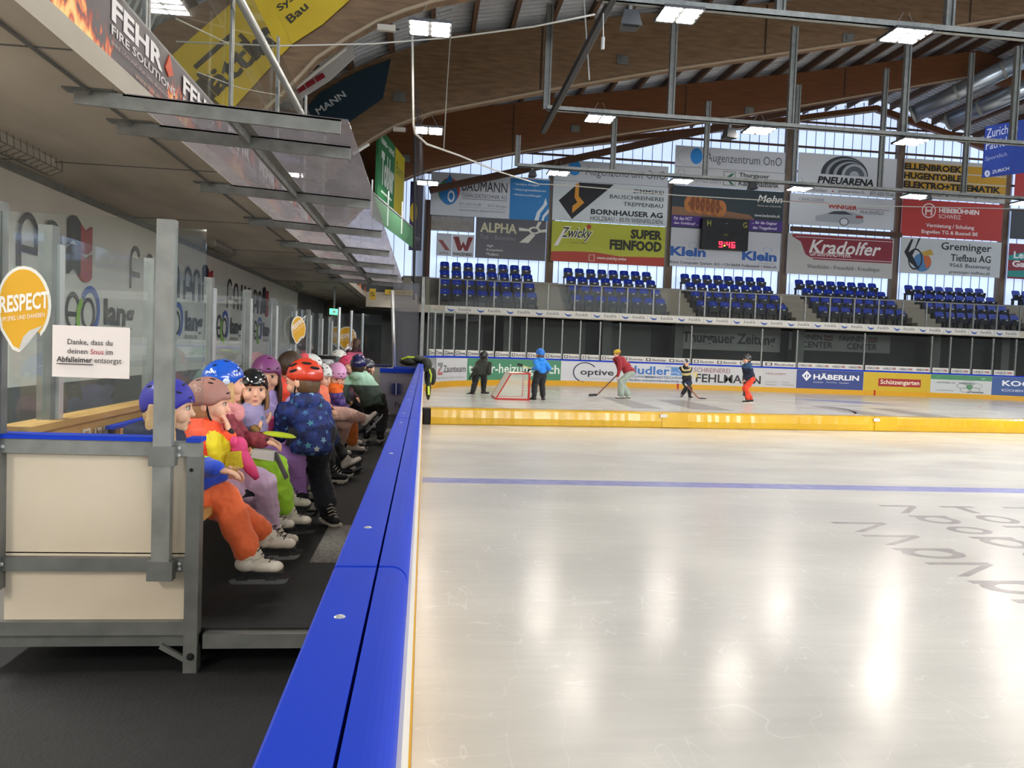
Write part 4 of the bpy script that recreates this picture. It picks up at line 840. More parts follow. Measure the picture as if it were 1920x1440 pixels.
g.text('H', .1, .08, .18, .26, '#b6b84a', .0); g.text('G', .87, .08, .96, .26, '#b6b84a', .0)
for (u, v) in ((.1, .36), (.4, .36), (.68, .36), (.1, .58), (.68, .58), (.24, .8)): g.rect(u, v, u + .2, v + .14, '#1b1b1c', 'display_window')
g.text('—', .49, .15, .54, .17, '#9a9aa0'); g.text('ZEIT', .46, .5, .56, .56, '#a8a832')
RED = glow('#ff2038', 4)
seg = {'9': 'abcdfg', '4': 'bcfg', '6': 'acdefg'}
def digit(ch, u, v, w_, h_):
    t = .018; R_ = {'a': (u, v, u + w_, v + t * 1.4), 'g': (u, v + h_ / 2 - t * .7, u + w_, v + h_ / 2 + t * .7), 'd': (u, v + h_ - t * 1.4, u + w_, v + h_), 'f': (u, v, u + t, v + h_ / 2), 'b': (u + w_ - t, v, u + w_, v + h_ / 2), 'e': (u, v + h_ / 2, u + t, v + h_), 'c': (u + w_ - t, v + h_ / 2, u + w_, v + h_)}
    for k in seg[ch]: g.rect(*R_[k], RED, 'digit_segment')
digit('9', .37, .75, .075, .19); digit('4', .53, .75, .075, .19); digit('6', .64, .75, .075, .19)
g.disc(.49, .79, .012, .02, RED); g.disc(.49, .88, .014, .025, glow('#e8e040', 3))
g = wall_sign('wall_sign', 'white tyre dealer sign with large tyre and PNEUARENA', 1498, 288, 1678, 370, SY, '#cfd1d4')
cx, cy = .52, .42
for k, (ru, cc) in enumerate(((.24, '#3a3f44'), (.215, '#8d949a'), (.2, '#31363b'), (.175, '#9aa0a6'), (.16, '#2c3136'))): g.disc(cx - .05 + .02 * k, .5, ru, ru * 2.0, cc, a0=0, a1=PI, name='tyre')
g.disc(.57, .5, .13, .3, '#a9b0b6', a0=0, a1=PI, name='rim'); g.disc(.57, .5, .1, .24, '#5a6168', a0=0, a1=PI, name='rim', inner=.5)
g.text('PNEUARENA', .2, .56, .77, .74, '#17181a', .04, slant=.2); g.text('Weinfelden', .04, .86, .3, .96, '#5a5e62'); g.disc(.36, .92, .008, .02, '#8c3030'); g.text('pneuarena.ch', .42, .86, .68, .96, '#5a5e62'); g.text('071 620 10 66', .74, .86, .99, .96, '#5a5e62')
g = wall_sign('wall_sign', 'white body shop sign with silver car and red WINIGER', 1482, 364, 1675, 430, SY, '#c9ccd0')
g.text('CARROSSERIE', .08, .12, .32, .22, '#5c6066'); g.rect(.0, .25, .36, .262, '#9c3a36'); g.text('WINIGER', .36, .27, .64, .42, '#b03a30', .04); g.rect(.64, .36, .95, .372, '#9c3a36'); g.text('FRAUENFELD', .67, .42, .9, .53, '#5c6066')
g.poly([(.25, .85), (.25, .68), (.34, .6), (.4, .5), (.52, .46), (.62, .52), (.7, .6), (.71, .8), (.66, .88)], '#a4a9b0', 'car_print'); g.poly([(.36, .6), (.42, .5), (.52, .48), (.6, .58)], '#3d4248', 'car_print'); g.disc(.52, .82, .045, .13, '#d5d8dc', 'car_print'); g.disc(.52, .82, .045, .13, '#4a4e54', 'car_print', inner=.8); g.rect(.63, .6, .7, .68, '#9c3a40', 'car_print')
g = wall_sign('wall_sign', 'grey sign with flowing Kradolfer lettering on dark red', 1478, 438, 1672, 522, SY, '#bcbab6')
g.poly([(.04, .02), (.99, .02), (.99, .62), (.25, .62), (.17, .5), (.12, .2), (.04, .08)], '#8c2a38'); g.rect(.07, .075, .99, .09, '#d8cfcc'); g.rect(.22, .57, .99, .585, '#d8cfcc'); g.text('Kradolfer', .2, .13, .86, .46, '#ece6e2', .02, slant=.3); g.text('GIPSERHANDWERK', .21, .42, .6, .53, '#ece6e2', .01); g.text('Weinfelden - Frauenfeld - Kreuzlingen', .19, .74, .88, .87, '#4a4a4a')
g = wall_sign('wall_sign', 'ochre sign with three lines of black ELEKTRO lettering', 1696.5, 299, 1884, 380, SY, '#b9b6b0')
for i, (t_, e1) in enumerate((('ELLENBROEK', .56), ('HUGENTOBLER', .62), ('ELEKTRO+TELEMATIK', .95))): g.rect(.0, .1 + i * .23, 1, .3 + i * .23, '#bd8f22'); g.text(t_, .0, .12 + i * .23, e1, .29 + i * .23, '#17150f', .05)
g.text('Kreuzlingen ■ Romanshorn ■ Weinfelden', .2, .85, .93, .93, '#3c3c3c', .01)
g = wall_sign('wall_sign', 'red lifting platform hire sign with round white logo', 1693, 374.5, 1877, 451, SY, '#b8352c')
g.disc(.26, .28, .07, .2, '#ecdcd8', inner=.86); g.rect(.225, .18, .24, .4, '#ecdcd8'); g.rect(.28, .18, .295, .4, '#ecdcd8'); g.rect(.225, .26, .295, .31, '#ecdcd8'); g.text('HEBEBÜHNEN', .36, .16, .76, .32, '#f0e4e0', .04); g.text('SCHWEIZ', .36, .36, .58, .47, '#f0e4e0'); g.text('Vermietung / Schulung', .24, .62, .72, .76, '#f0e4e0', .02); g.text('Engwilen TG & Busswil BE', .2, .8, .76, .93, '#f0e4e0', .02)
g = wall_sign('wall_sign', 'white civil works sign with colourful globe and Greminger lettering', 1689.5, 445.5, 1874, 520, SY, '#c9cccc')
g.disc(.22, .68, .09, .26, '#4f7fae'); g.disc(.24, .66, .07, .2, '#c96a3e', a0=-1.2, a1=1.8); g.poly([(.04, .42), (.1, .05), (.12, .05), (.08, .42), (.14, .3), (.17, .02), (.19, .02), (.12, .5), (.2, .9), (.1, .7)], '#1b1b1d'); g.disc(.15, .6, .07, .3, '#1b1b1d', inner=.85); g.poly([(.2, .4), (.3, .3), (.33, .45), (.24, .5)], '#c9a23e')
g.text('Greminger', .4, .08, .9, .36, '#1b1b1d', .01); g.text('Tiefbau AG', .5, .4, .9, .6, '#1b1b1d', .01); g.text('9565 Bussnang', .49, .66, .9, .8, '#2e2e30'); g.text('greminger-tiefbau.ch', .49, .86, .9, .96, '#55565a')
g = wall_sign('wall_sign', 'red edge of a sign cut by the right picture border, upper', 1905, 322, 1990, 372, SY, '#b0302c')
g = wall_sign('wall_sign', 'dark grey sign at the right border above the Leh sign', 1897, 395, 1990, 452, SY, '#3f4246')
g = wall_sign('wall_sign', 'teal and dark red sign at right border reading Leh Gar', 1893, 457, 2000, 527, SY, '#8c2a36'); g.poly([(0, .35), (.3, .2), (1, .15), (1, .42), (0, .48)], '#2f8f88'); g.poly([(0, .78), (1, .68), (1, .95), (0, .95)], '#2f8f88'); g.text('Lehre', .08, .22, .5, .42, '#e8ece8', .03); g.text('Garage', .06, .48, .6, .72, '#f2e4e4', .04)
# ================================================================ lamps, trusses, cables, banners under the roof
HOUS = mat('lamp_black', '#3a3c3e', .5); LED = glow('#fff6ea', 105)
def lamp():
    o = one('lamp_housing', lambda b: b.box(-.34, .34, -.3, .3, 0, .05), HOUS)
    r = empty('floodlight', (0, 0, 0)); o.parent = r
    for i in range(2):
        for j in range(3): one('led_panel', lambda b: b.box(-.31 + i * .34, -.04 + i * .34, -.28 + j * .2, -.185 + j * .2, -.012, 0), LED, parent=r)
    one('hanger', lambda b: (b.tube([(-.25, 0, .05), (-.05, 0, .4)], .006, 4), b.tube([(.25, 0, .05), (.05, 0, .4)], .006, 4)), STEEL, parent=r); return r
lp = None; rown = {12.6: 'nearest row', 18.4: 'middle row', 24.2: 'far row'}
for x, y, z in LAMPS:
    o = lp = lamp() if lp is None else copy_tree(lp)
    o.location = (x, y, z - .05); o.rotation_euler = (0, 0, 0)
    if x < 0: tag(o, 'glowing floodlight hanging at the left end of the %s, below a timber beam' % rown[y], 'lamp', 'ceiling floodlights')
    else: tag(o, 'glowing floodlight under the %s of truss, number %s from left' % (rown[y], {4: 'one', 8: 'two', 12: 'three', 16: 'four', 20: 'five'}[x]), 'lamp', 'ceiling floodlights')
for i, y in enumerate((12.6, 18.4, 24.2)):
    t = empty('lamp_truss', (2.7, y, 7.05), 0, 'galvanised lamp rail across the hall, %s' % ['nearest', 'middle', 'farthest'][i], 'rail', 'lamp rails')
    x1 = 22 if i == 2 else 18 if i == 1 else 13
    one('rail_beam', lambda b: (b.box(0, x1, -.06, .06, .02, .04), b.box(0, x1, -.06, -.045, .02, .13), b.box(0, x1, .045, .06, .02, .13)), STEEL, parent=t)
    hx = [.0, 3.05, 6.1, 9.1, 12.1, 15.1, 18.2, 21.2]
    for k, x in enumerate(hx):
        if x > x1: break
        zt = min(zhi(2.7 + x) - 7.2, [9, 2.5, 1.0 + k * .75][i])
        if zt < .1: continue
        one('hanger_post', lambda b: (b.box(x - .09, x - .05, -.05, .05, .05, zt), b.box(x + .03, x + .07, -.05, .05, .05, zt), b.box(x - .06, x + .04, -.01, .01, .05, zt)), STEEL_D, parent=t)
t = empty('crane_rail', (0, 0, 0), 0, 'dark slanting double rail joining the two nearest lamp rails', 'rail')
a, c = Vector((2.9, 10.2, 7.25)), Vector((2.72, 19.0, 6.75))
at(t, lambda b: b.bar(a, c, .1, .14), mat('dark_rail', '#46474a', .5, .4), 'rail_body'); at(t, lambda b: b.bar(a + Vector((.07, 0, 0)), c + Vector((.07, 0, 0)), .02, .03), ALU, 'rail_edge')
at(t, lambda b: b.tube([PY(1095, 0, 15), PY(1105, 150, 15)], .015, 6), ALU, 'drop_rod'); at(t, lambda b: b.tube([PY(1131, 25, 12), PY(1131, 70, 12)], .008, 5), ALU, 'chain'); at(t, lambda b: b.tube([PY(1131, 70, 12), PY(1130, 92, 12)], .028, 8), ALU, 'chain_weight')
# loudspeakers
for i, (px, py, Y, sc_) in enumerate(((1182, 35, 12.6, .26), (1369, 250, 18.4, .24), (1411, 348, 24.2, .22), (1738, 368, 24.2, .22), (998, 325, 24.2, .2))):
    p = PY(px, py, Y)
    t = empty('loudspeaker', p, .3 * (i % 2), ['grey loudspeaker on the nearest lamp rail', 'black loudspeaker on the middle lamp rail', 'grey loudspeaker under the bank sign', 'grey loudspeaker under the ochre sign', 'black loudspeaker at the left end of the far rail'][i], 'loudspeaker')
    one('cabinet', lambda b: b.hexa([(-sc_ * .7, -.1, -sc_ / 2), (sc_ * .7, -.1, -sc_ / 2), (sc_ * .5, .2, -sc_ / 2), (-sc_ * .5, .2, -sc_ / 2), (-sc_ * .45, -.05, sc_ / 2), (sc_ * .45, -.05, sc_ / 2), (sc_ * .35, .15, sc_ / 2), (-sc_ * .35, .15, sc_ / 2)]), mat('speaker_grey', '#3b3e42', .6), parent=t)
    one('grille', lambda b: b.box(-sc_ * .5, sc_ * .5, -.09, -.05, -sc_ / 2 - .02, -sc_ / 2), DARK, parent=t); one('yoke', lambda b: b.box(-.03, .03, 0, .06, sc_ / 2, sc_ / 2 + .12), STEEL_D, parent=t)
# ventilation ducts and blue banner at the right
for i, (x0, y0, x1, y1, Y, r) in enumerate(((1712, 215, 1960, 92, 30, .35), (1780, 228, 1960, 150, 30, .33))):
    a, c = PY(x0, y0, Y), PY(x1, y1, Y - 3); t = empty('air_duct', (0, 0, 0), 0, ['upper', 'lower'][i] + ' shiny round air duct under the roof at right', 'duct', 'air ducts')
    at(t, lambda b: b.tube([a, c], r, 20), mat('duct_metal', '#a9b2bb', .3, .85), 'pipe', smooth=True)
    for k in (.0, .35, .7): q = a.lerp(c, k); d = (c - a).normalized(); at(t, lambda b: b.tube([q - d * .05, q + d * .05], r + .02, 20), STEEL, 'clamp_ring')
a, c = PY(1848, 236, 26), PY(1935, 340, 26)
ZB = mat('blue_banner_cloth', '#2d4aa8', .7, col2='#263f94', nscale=3)
zb = Sign('hanging_banner', 'blue hanging banner with white Zurich lettering at right edge', 'banner', (a.x, 26, c.z), 0, 3.0, a.z - c.z + .5, ZB, t=.03, poly=[(0, .22), (1, -.08), (1, .78), (0, 1.0)], panel='cloth')
zb.text('Zurich, G', .02, .26, .42, .42, '#d9def0', 0, skew=.28); zb.text('Patrick K', .02, .44, .42, .58, '#d9def0', 0, skew=.28); zb.text('Sportlich', .02, .68, .3, .76, '#a9b4dc', 0, skew=.28); zb.disc(.06, .93, .035, .05, '#d9def0'); zb.text('Z', .045, .91, .075, .95, '#2d4aa8', .05); zb.text('ZURICH', .12, .88, .34, .93, '#d9def0', .02, skew=.28)
# banners on the front beams
def beam_banner(label, pts, Y, m, cat='banner', name='beam_banner'):
    q = [PY(x, y, Y) for x, y in pts]; o = q[0].copy(); t = empty(name, o, 0, label, cat)
    one('cloth', lambda b: b.prism([(p.x - o.x, p.z - o.z) for p in q], lambda u, v, d: (u, d, v), -.02, 0), m, parent=t); return t, o
YB = mat('yellow_banner_cloth', '#c9ad12', .6, col2='#b89a0e', nscale=2, bump=.5, bscale=3)
def slant_text(t, o, Y, txt, pa, pb, hpx, col, bold, d=-.03):
    A, B_ = PY(pa[0], pa[1], Y), PY(pb[0], pb[1], Y); ux = (B_ - A); Lx = ux.length; ux.normalize(); uz = Vector((-ux.z, 0, ux.x)); hh = hpx / F_PX * Y
    vs, fs = text_verts(txt, bold); b = MB(); b.add([tuple(A - o + ux * x * Lx + uz * y * hh + Vector((0, d, 0))) for x, y in vs], fs); b.build('lettering', flat(col), t)
def slant_bar(t, o, Y, pa, pb, wpx, col):
    A, B_ = PY(pa[0], pa[1], Y), PY(pb[0], pb[1], Y); one('emblem_bar', lambda b: b.bar(A - o + Vector((0, -.03, 0)), B_ - o + Vector((0, -.03, 0)), wpx / F_PX * Y, .015, up=(0, -1, 0)), flat(col), parent=t)
t, o = beam_banner('yellow banner with dark laettler lettering on the front beam', [(430, 212), (318, 108), (440, 2), (475, -30), (508, -2), (548, 83), (520, 112)], 14.95, YB)
slant_text(t, o, 14.95, 'lättl', (398, 190), (490, 108), 42, '#3b3322', .03); slant_text(t, o, 14.95, 'er', (498, 112), (528, 72), 36, '#1b1812', .06)
slant_bar(t, o, 14.95, (366, 128), (436, 66), 8, '#3b3322'); slant_bar(t, o, 14.95, (450, 66), (488, 106), 8, '#3b3322'); slant_bar(t, o, 14.95, (372, 138), (412, 178), 8, '#3b3322')
t, o = beam_banner('yellow banner with black Systeme Bau lettering on the front beam', [(548, 83), (508, -2), (480, -60), (680, -60), (656, 0), (605, 46)], 14.94, YB)
slant_text(t, o, 14.94, 'Systeme', (528, 26), (600, -36), 15, '#2a2614', .02); slant_text(t, o, 14.94, 'Bau', (546, 46), (580, 16), 15, '#2a2614', .02)
t, o = beam_banner('dark blue banner with white serif MANN lettering on beam', [(567, 212), (600, 175), (665, 138), (733, 111), (718, 185), (642, 238), (600, 262)], 21.96, mat('navy_banner_cloth', '#12303f', .7, bump=.2, bscale=8))
slant_text(t, o, 21.96, 'MANN', (598, 216), (650, 181), 12, '#c9cdd0', .02)
t, o = beam_banner('white banner with black and red flag logo under beam', [(545, 184), (600, 118), (660, 80), (666, 108), (620, 150), (556, 192)], 18.0, flat('#d8d6d4'), cat='banner')
for k in range(3):
    slant_bar(t, o, 17.97, (553 + k * 17, 155 - k * 11), (566 + k * 17, 147 - k * 11), 6, '#1d1d22'); slant_bar(t, o, 17.97, (556 + k * 18, 173 - k * 11), (572 + k * 18, 163 - k * 11), 9, '#9c2430')
for i, (pa, pb, Y) in enumerate((((550, 168), (648, 90), 17.6), ((660, 290), (692, 270), 21.5))):
    A, B_ = PY(*pa, Y), PY(*pb, Y); t = empty('tube_light', A, 0, ['long white tube light slanting before the white banner', 'short white tube light under the second beam'][i], 'lamp')
    one('tube', lambda b: b.tube([(0, 0, 0), B_ - A], .045, 8), mat('white_tube', '#d6d2c8', .4), parent=t); one('end_cap', lambda b: b.tube([(0, 0, 0), (B_ - A) * .04], .055, 8), HOUS, parent=t)
for i, (px, py, Y) in enumerate(((725, 55, 15), (749, 244, 22))):
    p = PY(px, py, Y); t = empty('junction_box', p, 0, ['pale box on the front beam edge', 'pale box under the second beam edge'][i], 'box'); one('lid', lambda b: b.box(-.17, .17, -.08, .0, -.05, .06), mat('pale_box', '#b9b3a6', .6), parent=t); one('gland', lambda b: b.tube([(.17, -.04, 0), (.24, -.04, 0)], .02, 6), HOUS, parent=t)
# green and yellow sign panel on the left, green parapet
a, c = PY(709, 312, 24.2), PY(757, 360, 28.2); zt, zb_ = 8.0, 5.9
dv_ = Vector((c.x - a.x, 4.0, 0)); ang = math.atan2(dv_.y, dv_.x)
g = Sign('side_sign', 'green and yellow sign panel standing at an angle left of the net', 'sign', (a.x, 24.2, 5.95), ang, dv_.length, 2.1, '#2f7a48', t=.08)
g.rect(.6, 0, 1, 1, '#c9b92c'); g.text('use- und', .08, .08, .55, .2, '#dfe8df', .03); g.text('Tobler', .1, .3, .57, .8, '#dfe8df', .04); g.text('Bern', .64, .2, .95, .4, '#5f7f3c', .0)
g.rect(.12, .88, .5, .91, '#dfe8df')
a, c = PY(697, 385, 22), PY(776, 448, 26.5)
t = empty('green_parapet', a, 0, 'green cloth parapet slanting down behind the canopy end', 'parapet')
one('cloth', lambda b: b.hexa([(0, 0, -.32), (c.x - a.x, 4.5, c.z - a.z - .32), (c.x - a.x, 4.53, c.z - a.z - .32), (0, .03, -.32), (0, 0, .32), (c.x - a.x, 4.5, c.z - a.z + .3), (c.x - a.x, 4.53, c.z - a.z + .3), (0, .03, .32)]), mat('green_cloth', '#4d7d5c', .7), parent=t)
one('top_rail', lambda b: b.tube([(0, 0, .36), (c.x - a.x, 4.5, c.z - a.z + .34)], .03, 6), ALU, parent=t)
for k in range(3): one('rail_post', lambda b: b.tube([((c.x - a.x) * k / 3, 4.5 * k / 3 - .03, -.32), ((c.x - a.x) * k / 3, 4.5 * k / 3 - .03, .7)], .025, 6), ALU, parent=t)
# yellow strips on the slab corner
for i, (x0, y0, x1, y1, Y) in enumerate(((693, 541, 704, 562, 21), (722, 543, 778, 554, 26))):
    g = wall_sign('slab_sign', ['small yellow sign on the slab corner left of the pole', 'long yellow sign with dark lettering on slab edge'][i], x0, y0, x1, y1, Y, '#b8981e', 'sign')
    g.text('SPORT' if i else 'S', .1, .3, .9, .7, '#4a3c14', .01)
struct(one('trim_30', lambda b: b.box(-2.0, -.3, 26.1, 26.3, 2.6, 3.1), CONC), 'slab edge at the corner of the stand')
# purple and yellow narrow sign beyond the net
g = wall_sign('wall_sign', 'narrow dark purple sign with yellow mark beyond the net', 770, 340, 790, 470, 33, '#2c2450', 'sign'); g.disc(.3, .45, .3, .14, '#d8b82c'); g.text('ERIMA', .1, .8, .9, .86, '#c9c4dc')
# safety net curtain hanging along the near side, edge on
NET = bpy.data.materials.new('net_cloth'); NET.use_nodes = True; nt = NET.node_tree; nt.nodes.clear()
oo = nt.nodes.new('ShaderNodeOutputMaterial'); t_ = nt.nodes.new('ShaderNodeBsdfTransparent'); d_ = nt.nodes.new('ShaderNodeBsdfDiffuse'); d_.inputs[0].default_value = (.05, .05, .055, 1); m_ = nt.nodes.new('ShaderNodeMixShader'); m_.inputs[0].default_value = .3
nt.links.new(t_.outputs[0], m_.inputs[1]); nt.links.new(d_.outputs[0], m_.inputs[2]); nt.links.new(m_.outputs[0], oo.inputs[0])
nn = empty('safety_net', (0, 0, 0), 0, 'dark safety net curtain gathered above the corner glass', 'net')
b = MB(); n = 60
tp = lambda i: (-.30 + .23 * i / n + .035 * math.sin(i * 1.1), 14.8 + i * 14.5 / n)
for i in range(n):
    (x0, y0), (x1, y1) = tp(i), tp(i + 1); zt = 7.0
    b.add([(x0, y0, 2.65), (x1, y1, 2.65), (x1, y1, zt - .8), (x0, y0, zt - .8)], [(0, 1, 2, 3)])
b.build('net_cloth', NET, nn)
at(nn, lambda b: b.tube([(-.3, 14.8, 2.65), (-.07, 29.3, 2.65)], .012, 5), DARK, 'lower_cord')
at(nn, lambda b: b.tube([PY(778, 238, 15), PY(776, 562, 15)], .022, 8), mat('black_cord', '#18181a', .8), 'gathered_edge')
# cables
cbm = mat('white_cable', '#c9c6bc', .5)
def cable(label, pts, r=.012, m=cbm):
    b = MB(); P3 = [PY(x, y, Y) for x, y, Y in pts]; b.tube(P3, r, 6); tag(b.build('cable', m, smooth=True), label, 'cable')
cable('thick pale cable sagging from the roof to the end wall', [(773, 52, 14), (775, 235, 14.2), (778, 250, 14.6), (800, 270, 15.5), (860, 291, 18), (930, 320, 22), (1010, 345, 26), (1060, 347, 27), (1270, 366, 30), (1600, 385, 31), (1920, 392, 32)], .022)
cable('white cable from the stand guard up to the dark rail', [(330, 35, 10.2), (420, 78, 12), (455, 86, 12.5)], .01)
cable('thin white cable across the front beams', [(330, 78, 13.5), (520, 86, 13.8), (700, 82, 14), (850, 70, 14), (1000, 50, 13), (1115, 27, 12)], .014)
cable('thin pale cord slanting to the white tube light', [(370, 135, 12), (450, 165, 13), (530, 180, 14)], .008)
cable('thin vertical cord before the second beam', [(850, 5, 21), (843, 90, 21.2), (838, 165, 21.4), (832, 280, 22)], .015)
# green jacket hung over the board far down
JG = mat('dark_green_jacket', '#1f2419', .8, bump=.4, bscale=30); jt = empty('jacket_on_board', (-.05, 12.9, 1.05), 0, 'dark green jacket with lime stripes lying over the blue board', 'jacket')
b = MB()
for c_, r_ in (((-.2, 0, .02), (.16, .4, .07)), ((-.05, .1, .06), (.15, .45, .07)), ((.08, -.1, -.02), (.1, .4, .12)), ((.13, .1, -.2), (.07, .3, .2)), ((.13, -.2, -.4), (.045, .14, .2)), ((.2, .2, -.22), (.06, .2, .15))): b.ell(c_, r_, 12, 8)
o = b.build('folded_cloth', JG, jt, smooth=True)
one('lime_stripe', lambda b: (b.tube([(-.32, -.2, .06), (-.22, -.28, .1), (-.12, -.3, .1)], .016, 6), b.tube([(.1, -.36, .0), (.17, -.3, -.18), (.16, -.26, -.3)], .012, 6), b.tube([(.13, -.35, -.36), (.14, -.35, -.5)], .02, 6)), flat('#c9dc3c'), parent=jt)
# ================================================================ yellow padded barrier across the ice
YP = mat('yellow_tarpaulin', '#d4a912', .32, col2='#c39708', nscale=1.2, bump=.7, bscale=9, coat=.3)
A = PZ(806, 796, 0); B_ = PZ(1950, 813.5, 0); dv_ = (B_ - A); dv_.z = 0; Lb = dv_.length; ang = math.atan2(dv_.y, dv_.x)
bar = empty('padded_barrier', (A.x, A.y, 0), ang, 'long yellow padded barrier lying across the ice', 'barrier')
cuts = [0, (PZ(1255, 803, 0) - A).length, (PZ(1645, 808, 0) - A).length, Lb]
for i, (s0, s1) in enumerate(zip(cuts, cuts[1:])):
    b = MB(); n = 60; random.seed(i)
    prof = [(0, 0), (-.02, .02), (-.03, .13), (-.01, .26), (.03, .285), (.3, .285), (.34, .26), (.36, .1), (.33, 0)]; m = len(prof)
    for k in range(n + 1):
        x = s0 + .01 + (s1 - s0 - .02) * k / n; wr = random.uniform(-.006, .006)
        b.v += [(x, u + wr * (1 if 0 < j < 5 else 0), v + wr * .4 * (v > .1)) for j, (u, v) in enumerate(prof)]
    for k in range(n):
        for j in range(m - 1): b.f.append((k * m + j, (k + 1) * m + j, (k + 1) * m + j + 1, k * m + j + 1)); b.m.append(0)
    b.f += [tuple(range(m)), tuple(reversed(range(n * m, n * m + m)))]; b.m += [0, 0]
    b.build('barrier_pad', YP, bar)
    if i < 2:
        one('join_flap', lambda b: b.box(s1 - .16, s1 + .35, -.035, .0, .02, .28), YP, parent=bar)
        one('maker_label', lambda b: b.box(s1 - .2, s1 - .06, -.042, -.036, .2, .26), flat('#cfcac0'), parent=bar)
one('black_end', lambda b: b.box(-.11, 0, -.01, .3, 0, .27), DARK, parent=bar)
# ================================================================ goal
gp = PZ(991, 751, 0); RED_ = mat('red_goal_pipe', '#b3251f', .4)
go = empty('hockey_goal', (gp.x, gp.y, 0), 0, 'small red hockey goal with white net opening to the right', 'goal')
W_, T0, T1, HH, GY = .86, .5, .86, .72, 1.3
for y in (0, GY): one('goal_post', lambda b: b.tube([(0, y, 0), (0, y, HH)], .03, 8), RED_, parent=go)
one('crossbar', lambda b: b.tube([(0, 0, HH), (0, GY, HH)], .03, 8), RED_, parent=go)
one('base_frame', lambda b: b.tube([(0, 0, .02), (-.88, 0, .02), (-.88, GY, .02), (0, GY, .02)], .025, 6), RED_, parent=go)
one('top_frame', lambda b: b.tube([(0, 0, HH), (-.5, 0, HH - .02), (-.5, GY, HH - .02), (0, GY, HH)], .018, 6), RED_, parent=go)
one('back_frame', lambda b: (b.tube([(-.5, 0, HH - .02), (-.88, 0, .02)], .018, 6), b.tube([(-.5, GY, HH - .02), (-.88, GY, .02)], .018, 6)), RED_, parent=go)
b = MB(); cordr = .0085
def lerp(p, q, t): return Vector(p).lerp(Vector(q), t)
for Yy in (0.0, GY):
    for i in range(1, 16):
        t = i / 16; b.tube([lerp((0, Yy, .03), (0, Yy, HH), t), lerp((-.88, Yy, .03), (-.5, Yy, HH), t)], cordr, 3, cap=False)
        b.tube([lerp((0, Yy, .03), (-.88, Yy, .03), t), lerp((0, Yy, HH), (-.5, Yy, HH), t)], cordr, 3, cap=False)
for i in range(1, 20):
    t = i / 20; b.tube([(-.88, GY * t, .03), (-.5, GY * t, HH), (0, GY * t, HH)], cordr, 3, cap=False)
for i in range(1, 14):
    t = i / 14; p = lerp((-.88, 0, .03), (-.5, 0, HH), t); b.tube([p, p + Vector((0, GY, 0))], cordr, 3, cap=False)
tag(b.build('net_mesh', flat('#d9d8cc'), go), kind='stuff')
one('base_padding', lambda b: b.box(-.84, -.04, .01, .03, .03, .09), flat('#d8b0a8'), parent=go)
# ================================================================ people
TMP = bpy.data.scenes.new('tmp')
CLO = bpy.data.textures.new('folds', 'CLOUDS'); CLO.noise_scale = .085; CLO.noise_depth = 2
def blob(mb, voxel, smooth=3, folds=0, off=(0, 0, 0)):
    me = bpy.data.meshes.new('b'); me.from_pydata(mb.v, [], mb.f); o = bpy.data.objects.new('b', me); TMP.collection.objects.link(o)
    m = o.modifiers.new('r', 'REMESH'); m.mode = 'VOXEL'; m.voxel_size = voxel; m.use_smooth_shade = True
    if smooth: m = o.modifiers.new('s', 'SMOOTH'); m.factor = .5; m.iterations = smooth
    if folds: m = o.modifiers.new('d', 'DISPLACE'); m.texture = CLO; m.strength = folds; m.mid_level = .5
    
    with bpy.context.temp_override(scene=TMP, view_layer=TMP.view_layers[0]):
        dg = bpy.context.evaluated_depsgraph_get(); r = bpy.data.meshes.new_from_object(o.evaluated_get(dg))
    bpy.data.objects.remove(o); bpy.data.meshes.remove(me); return r
def put(me, name, mats, parent, zone=None):
    me.name = name; me.materials.clear()
    mats = mats if isinstance(mats, (list, tuple)) else [mats]
    for m in mats: me.materials.append(m)
    if zone:
        for p in me.polygons: p.material_index = zone(p.center)
    me.polygons.foreach_set('use_smooth', [True] * len(me.polygons))
    o = bpy.data.objects.new(name, me); C.objects.link(o); o.parent = parent; return o
def limb(b, pts, rs, n=12):
    for i in range(len(pts) - 1):
        b.tube([pts[i], pts[i + 1]], [rs[i], rs[i + 1]], n)
    for p, r in zip(pts, rs): b.ell(p, (r, r, r), n, 8)
def ik(a, t, l1, l2, pole):
    a, t = Vector(a), Vector(t); d = t - a; L_ = d.length
    if L_ > (l1 + l2) * .985: d = d.normalized() * (l1 + l2) * .985; t = a + d; L_ = d.length
    u = d.normalized(); x = (l1 * l1 - l2 * l2 + L_ * L_) / (2 * L_); h_ = math.sqrt(max(0, l1 * l1 - x * x))
    p = Vector(pole); p = p - u * p.dot(u); p = p.normalized() if p.length > 1e-4 else Vector((0, 0, 1))
    return a + u * x + p * h_, t
def basis(f, up=(0, 0, 1)):
    f = Vector(f).normalized(); r = f.cross(Vector(up)).normalized(); u = r.cross(f); return Matrix((r, f, u)).transposed()      # columns right, forward, up
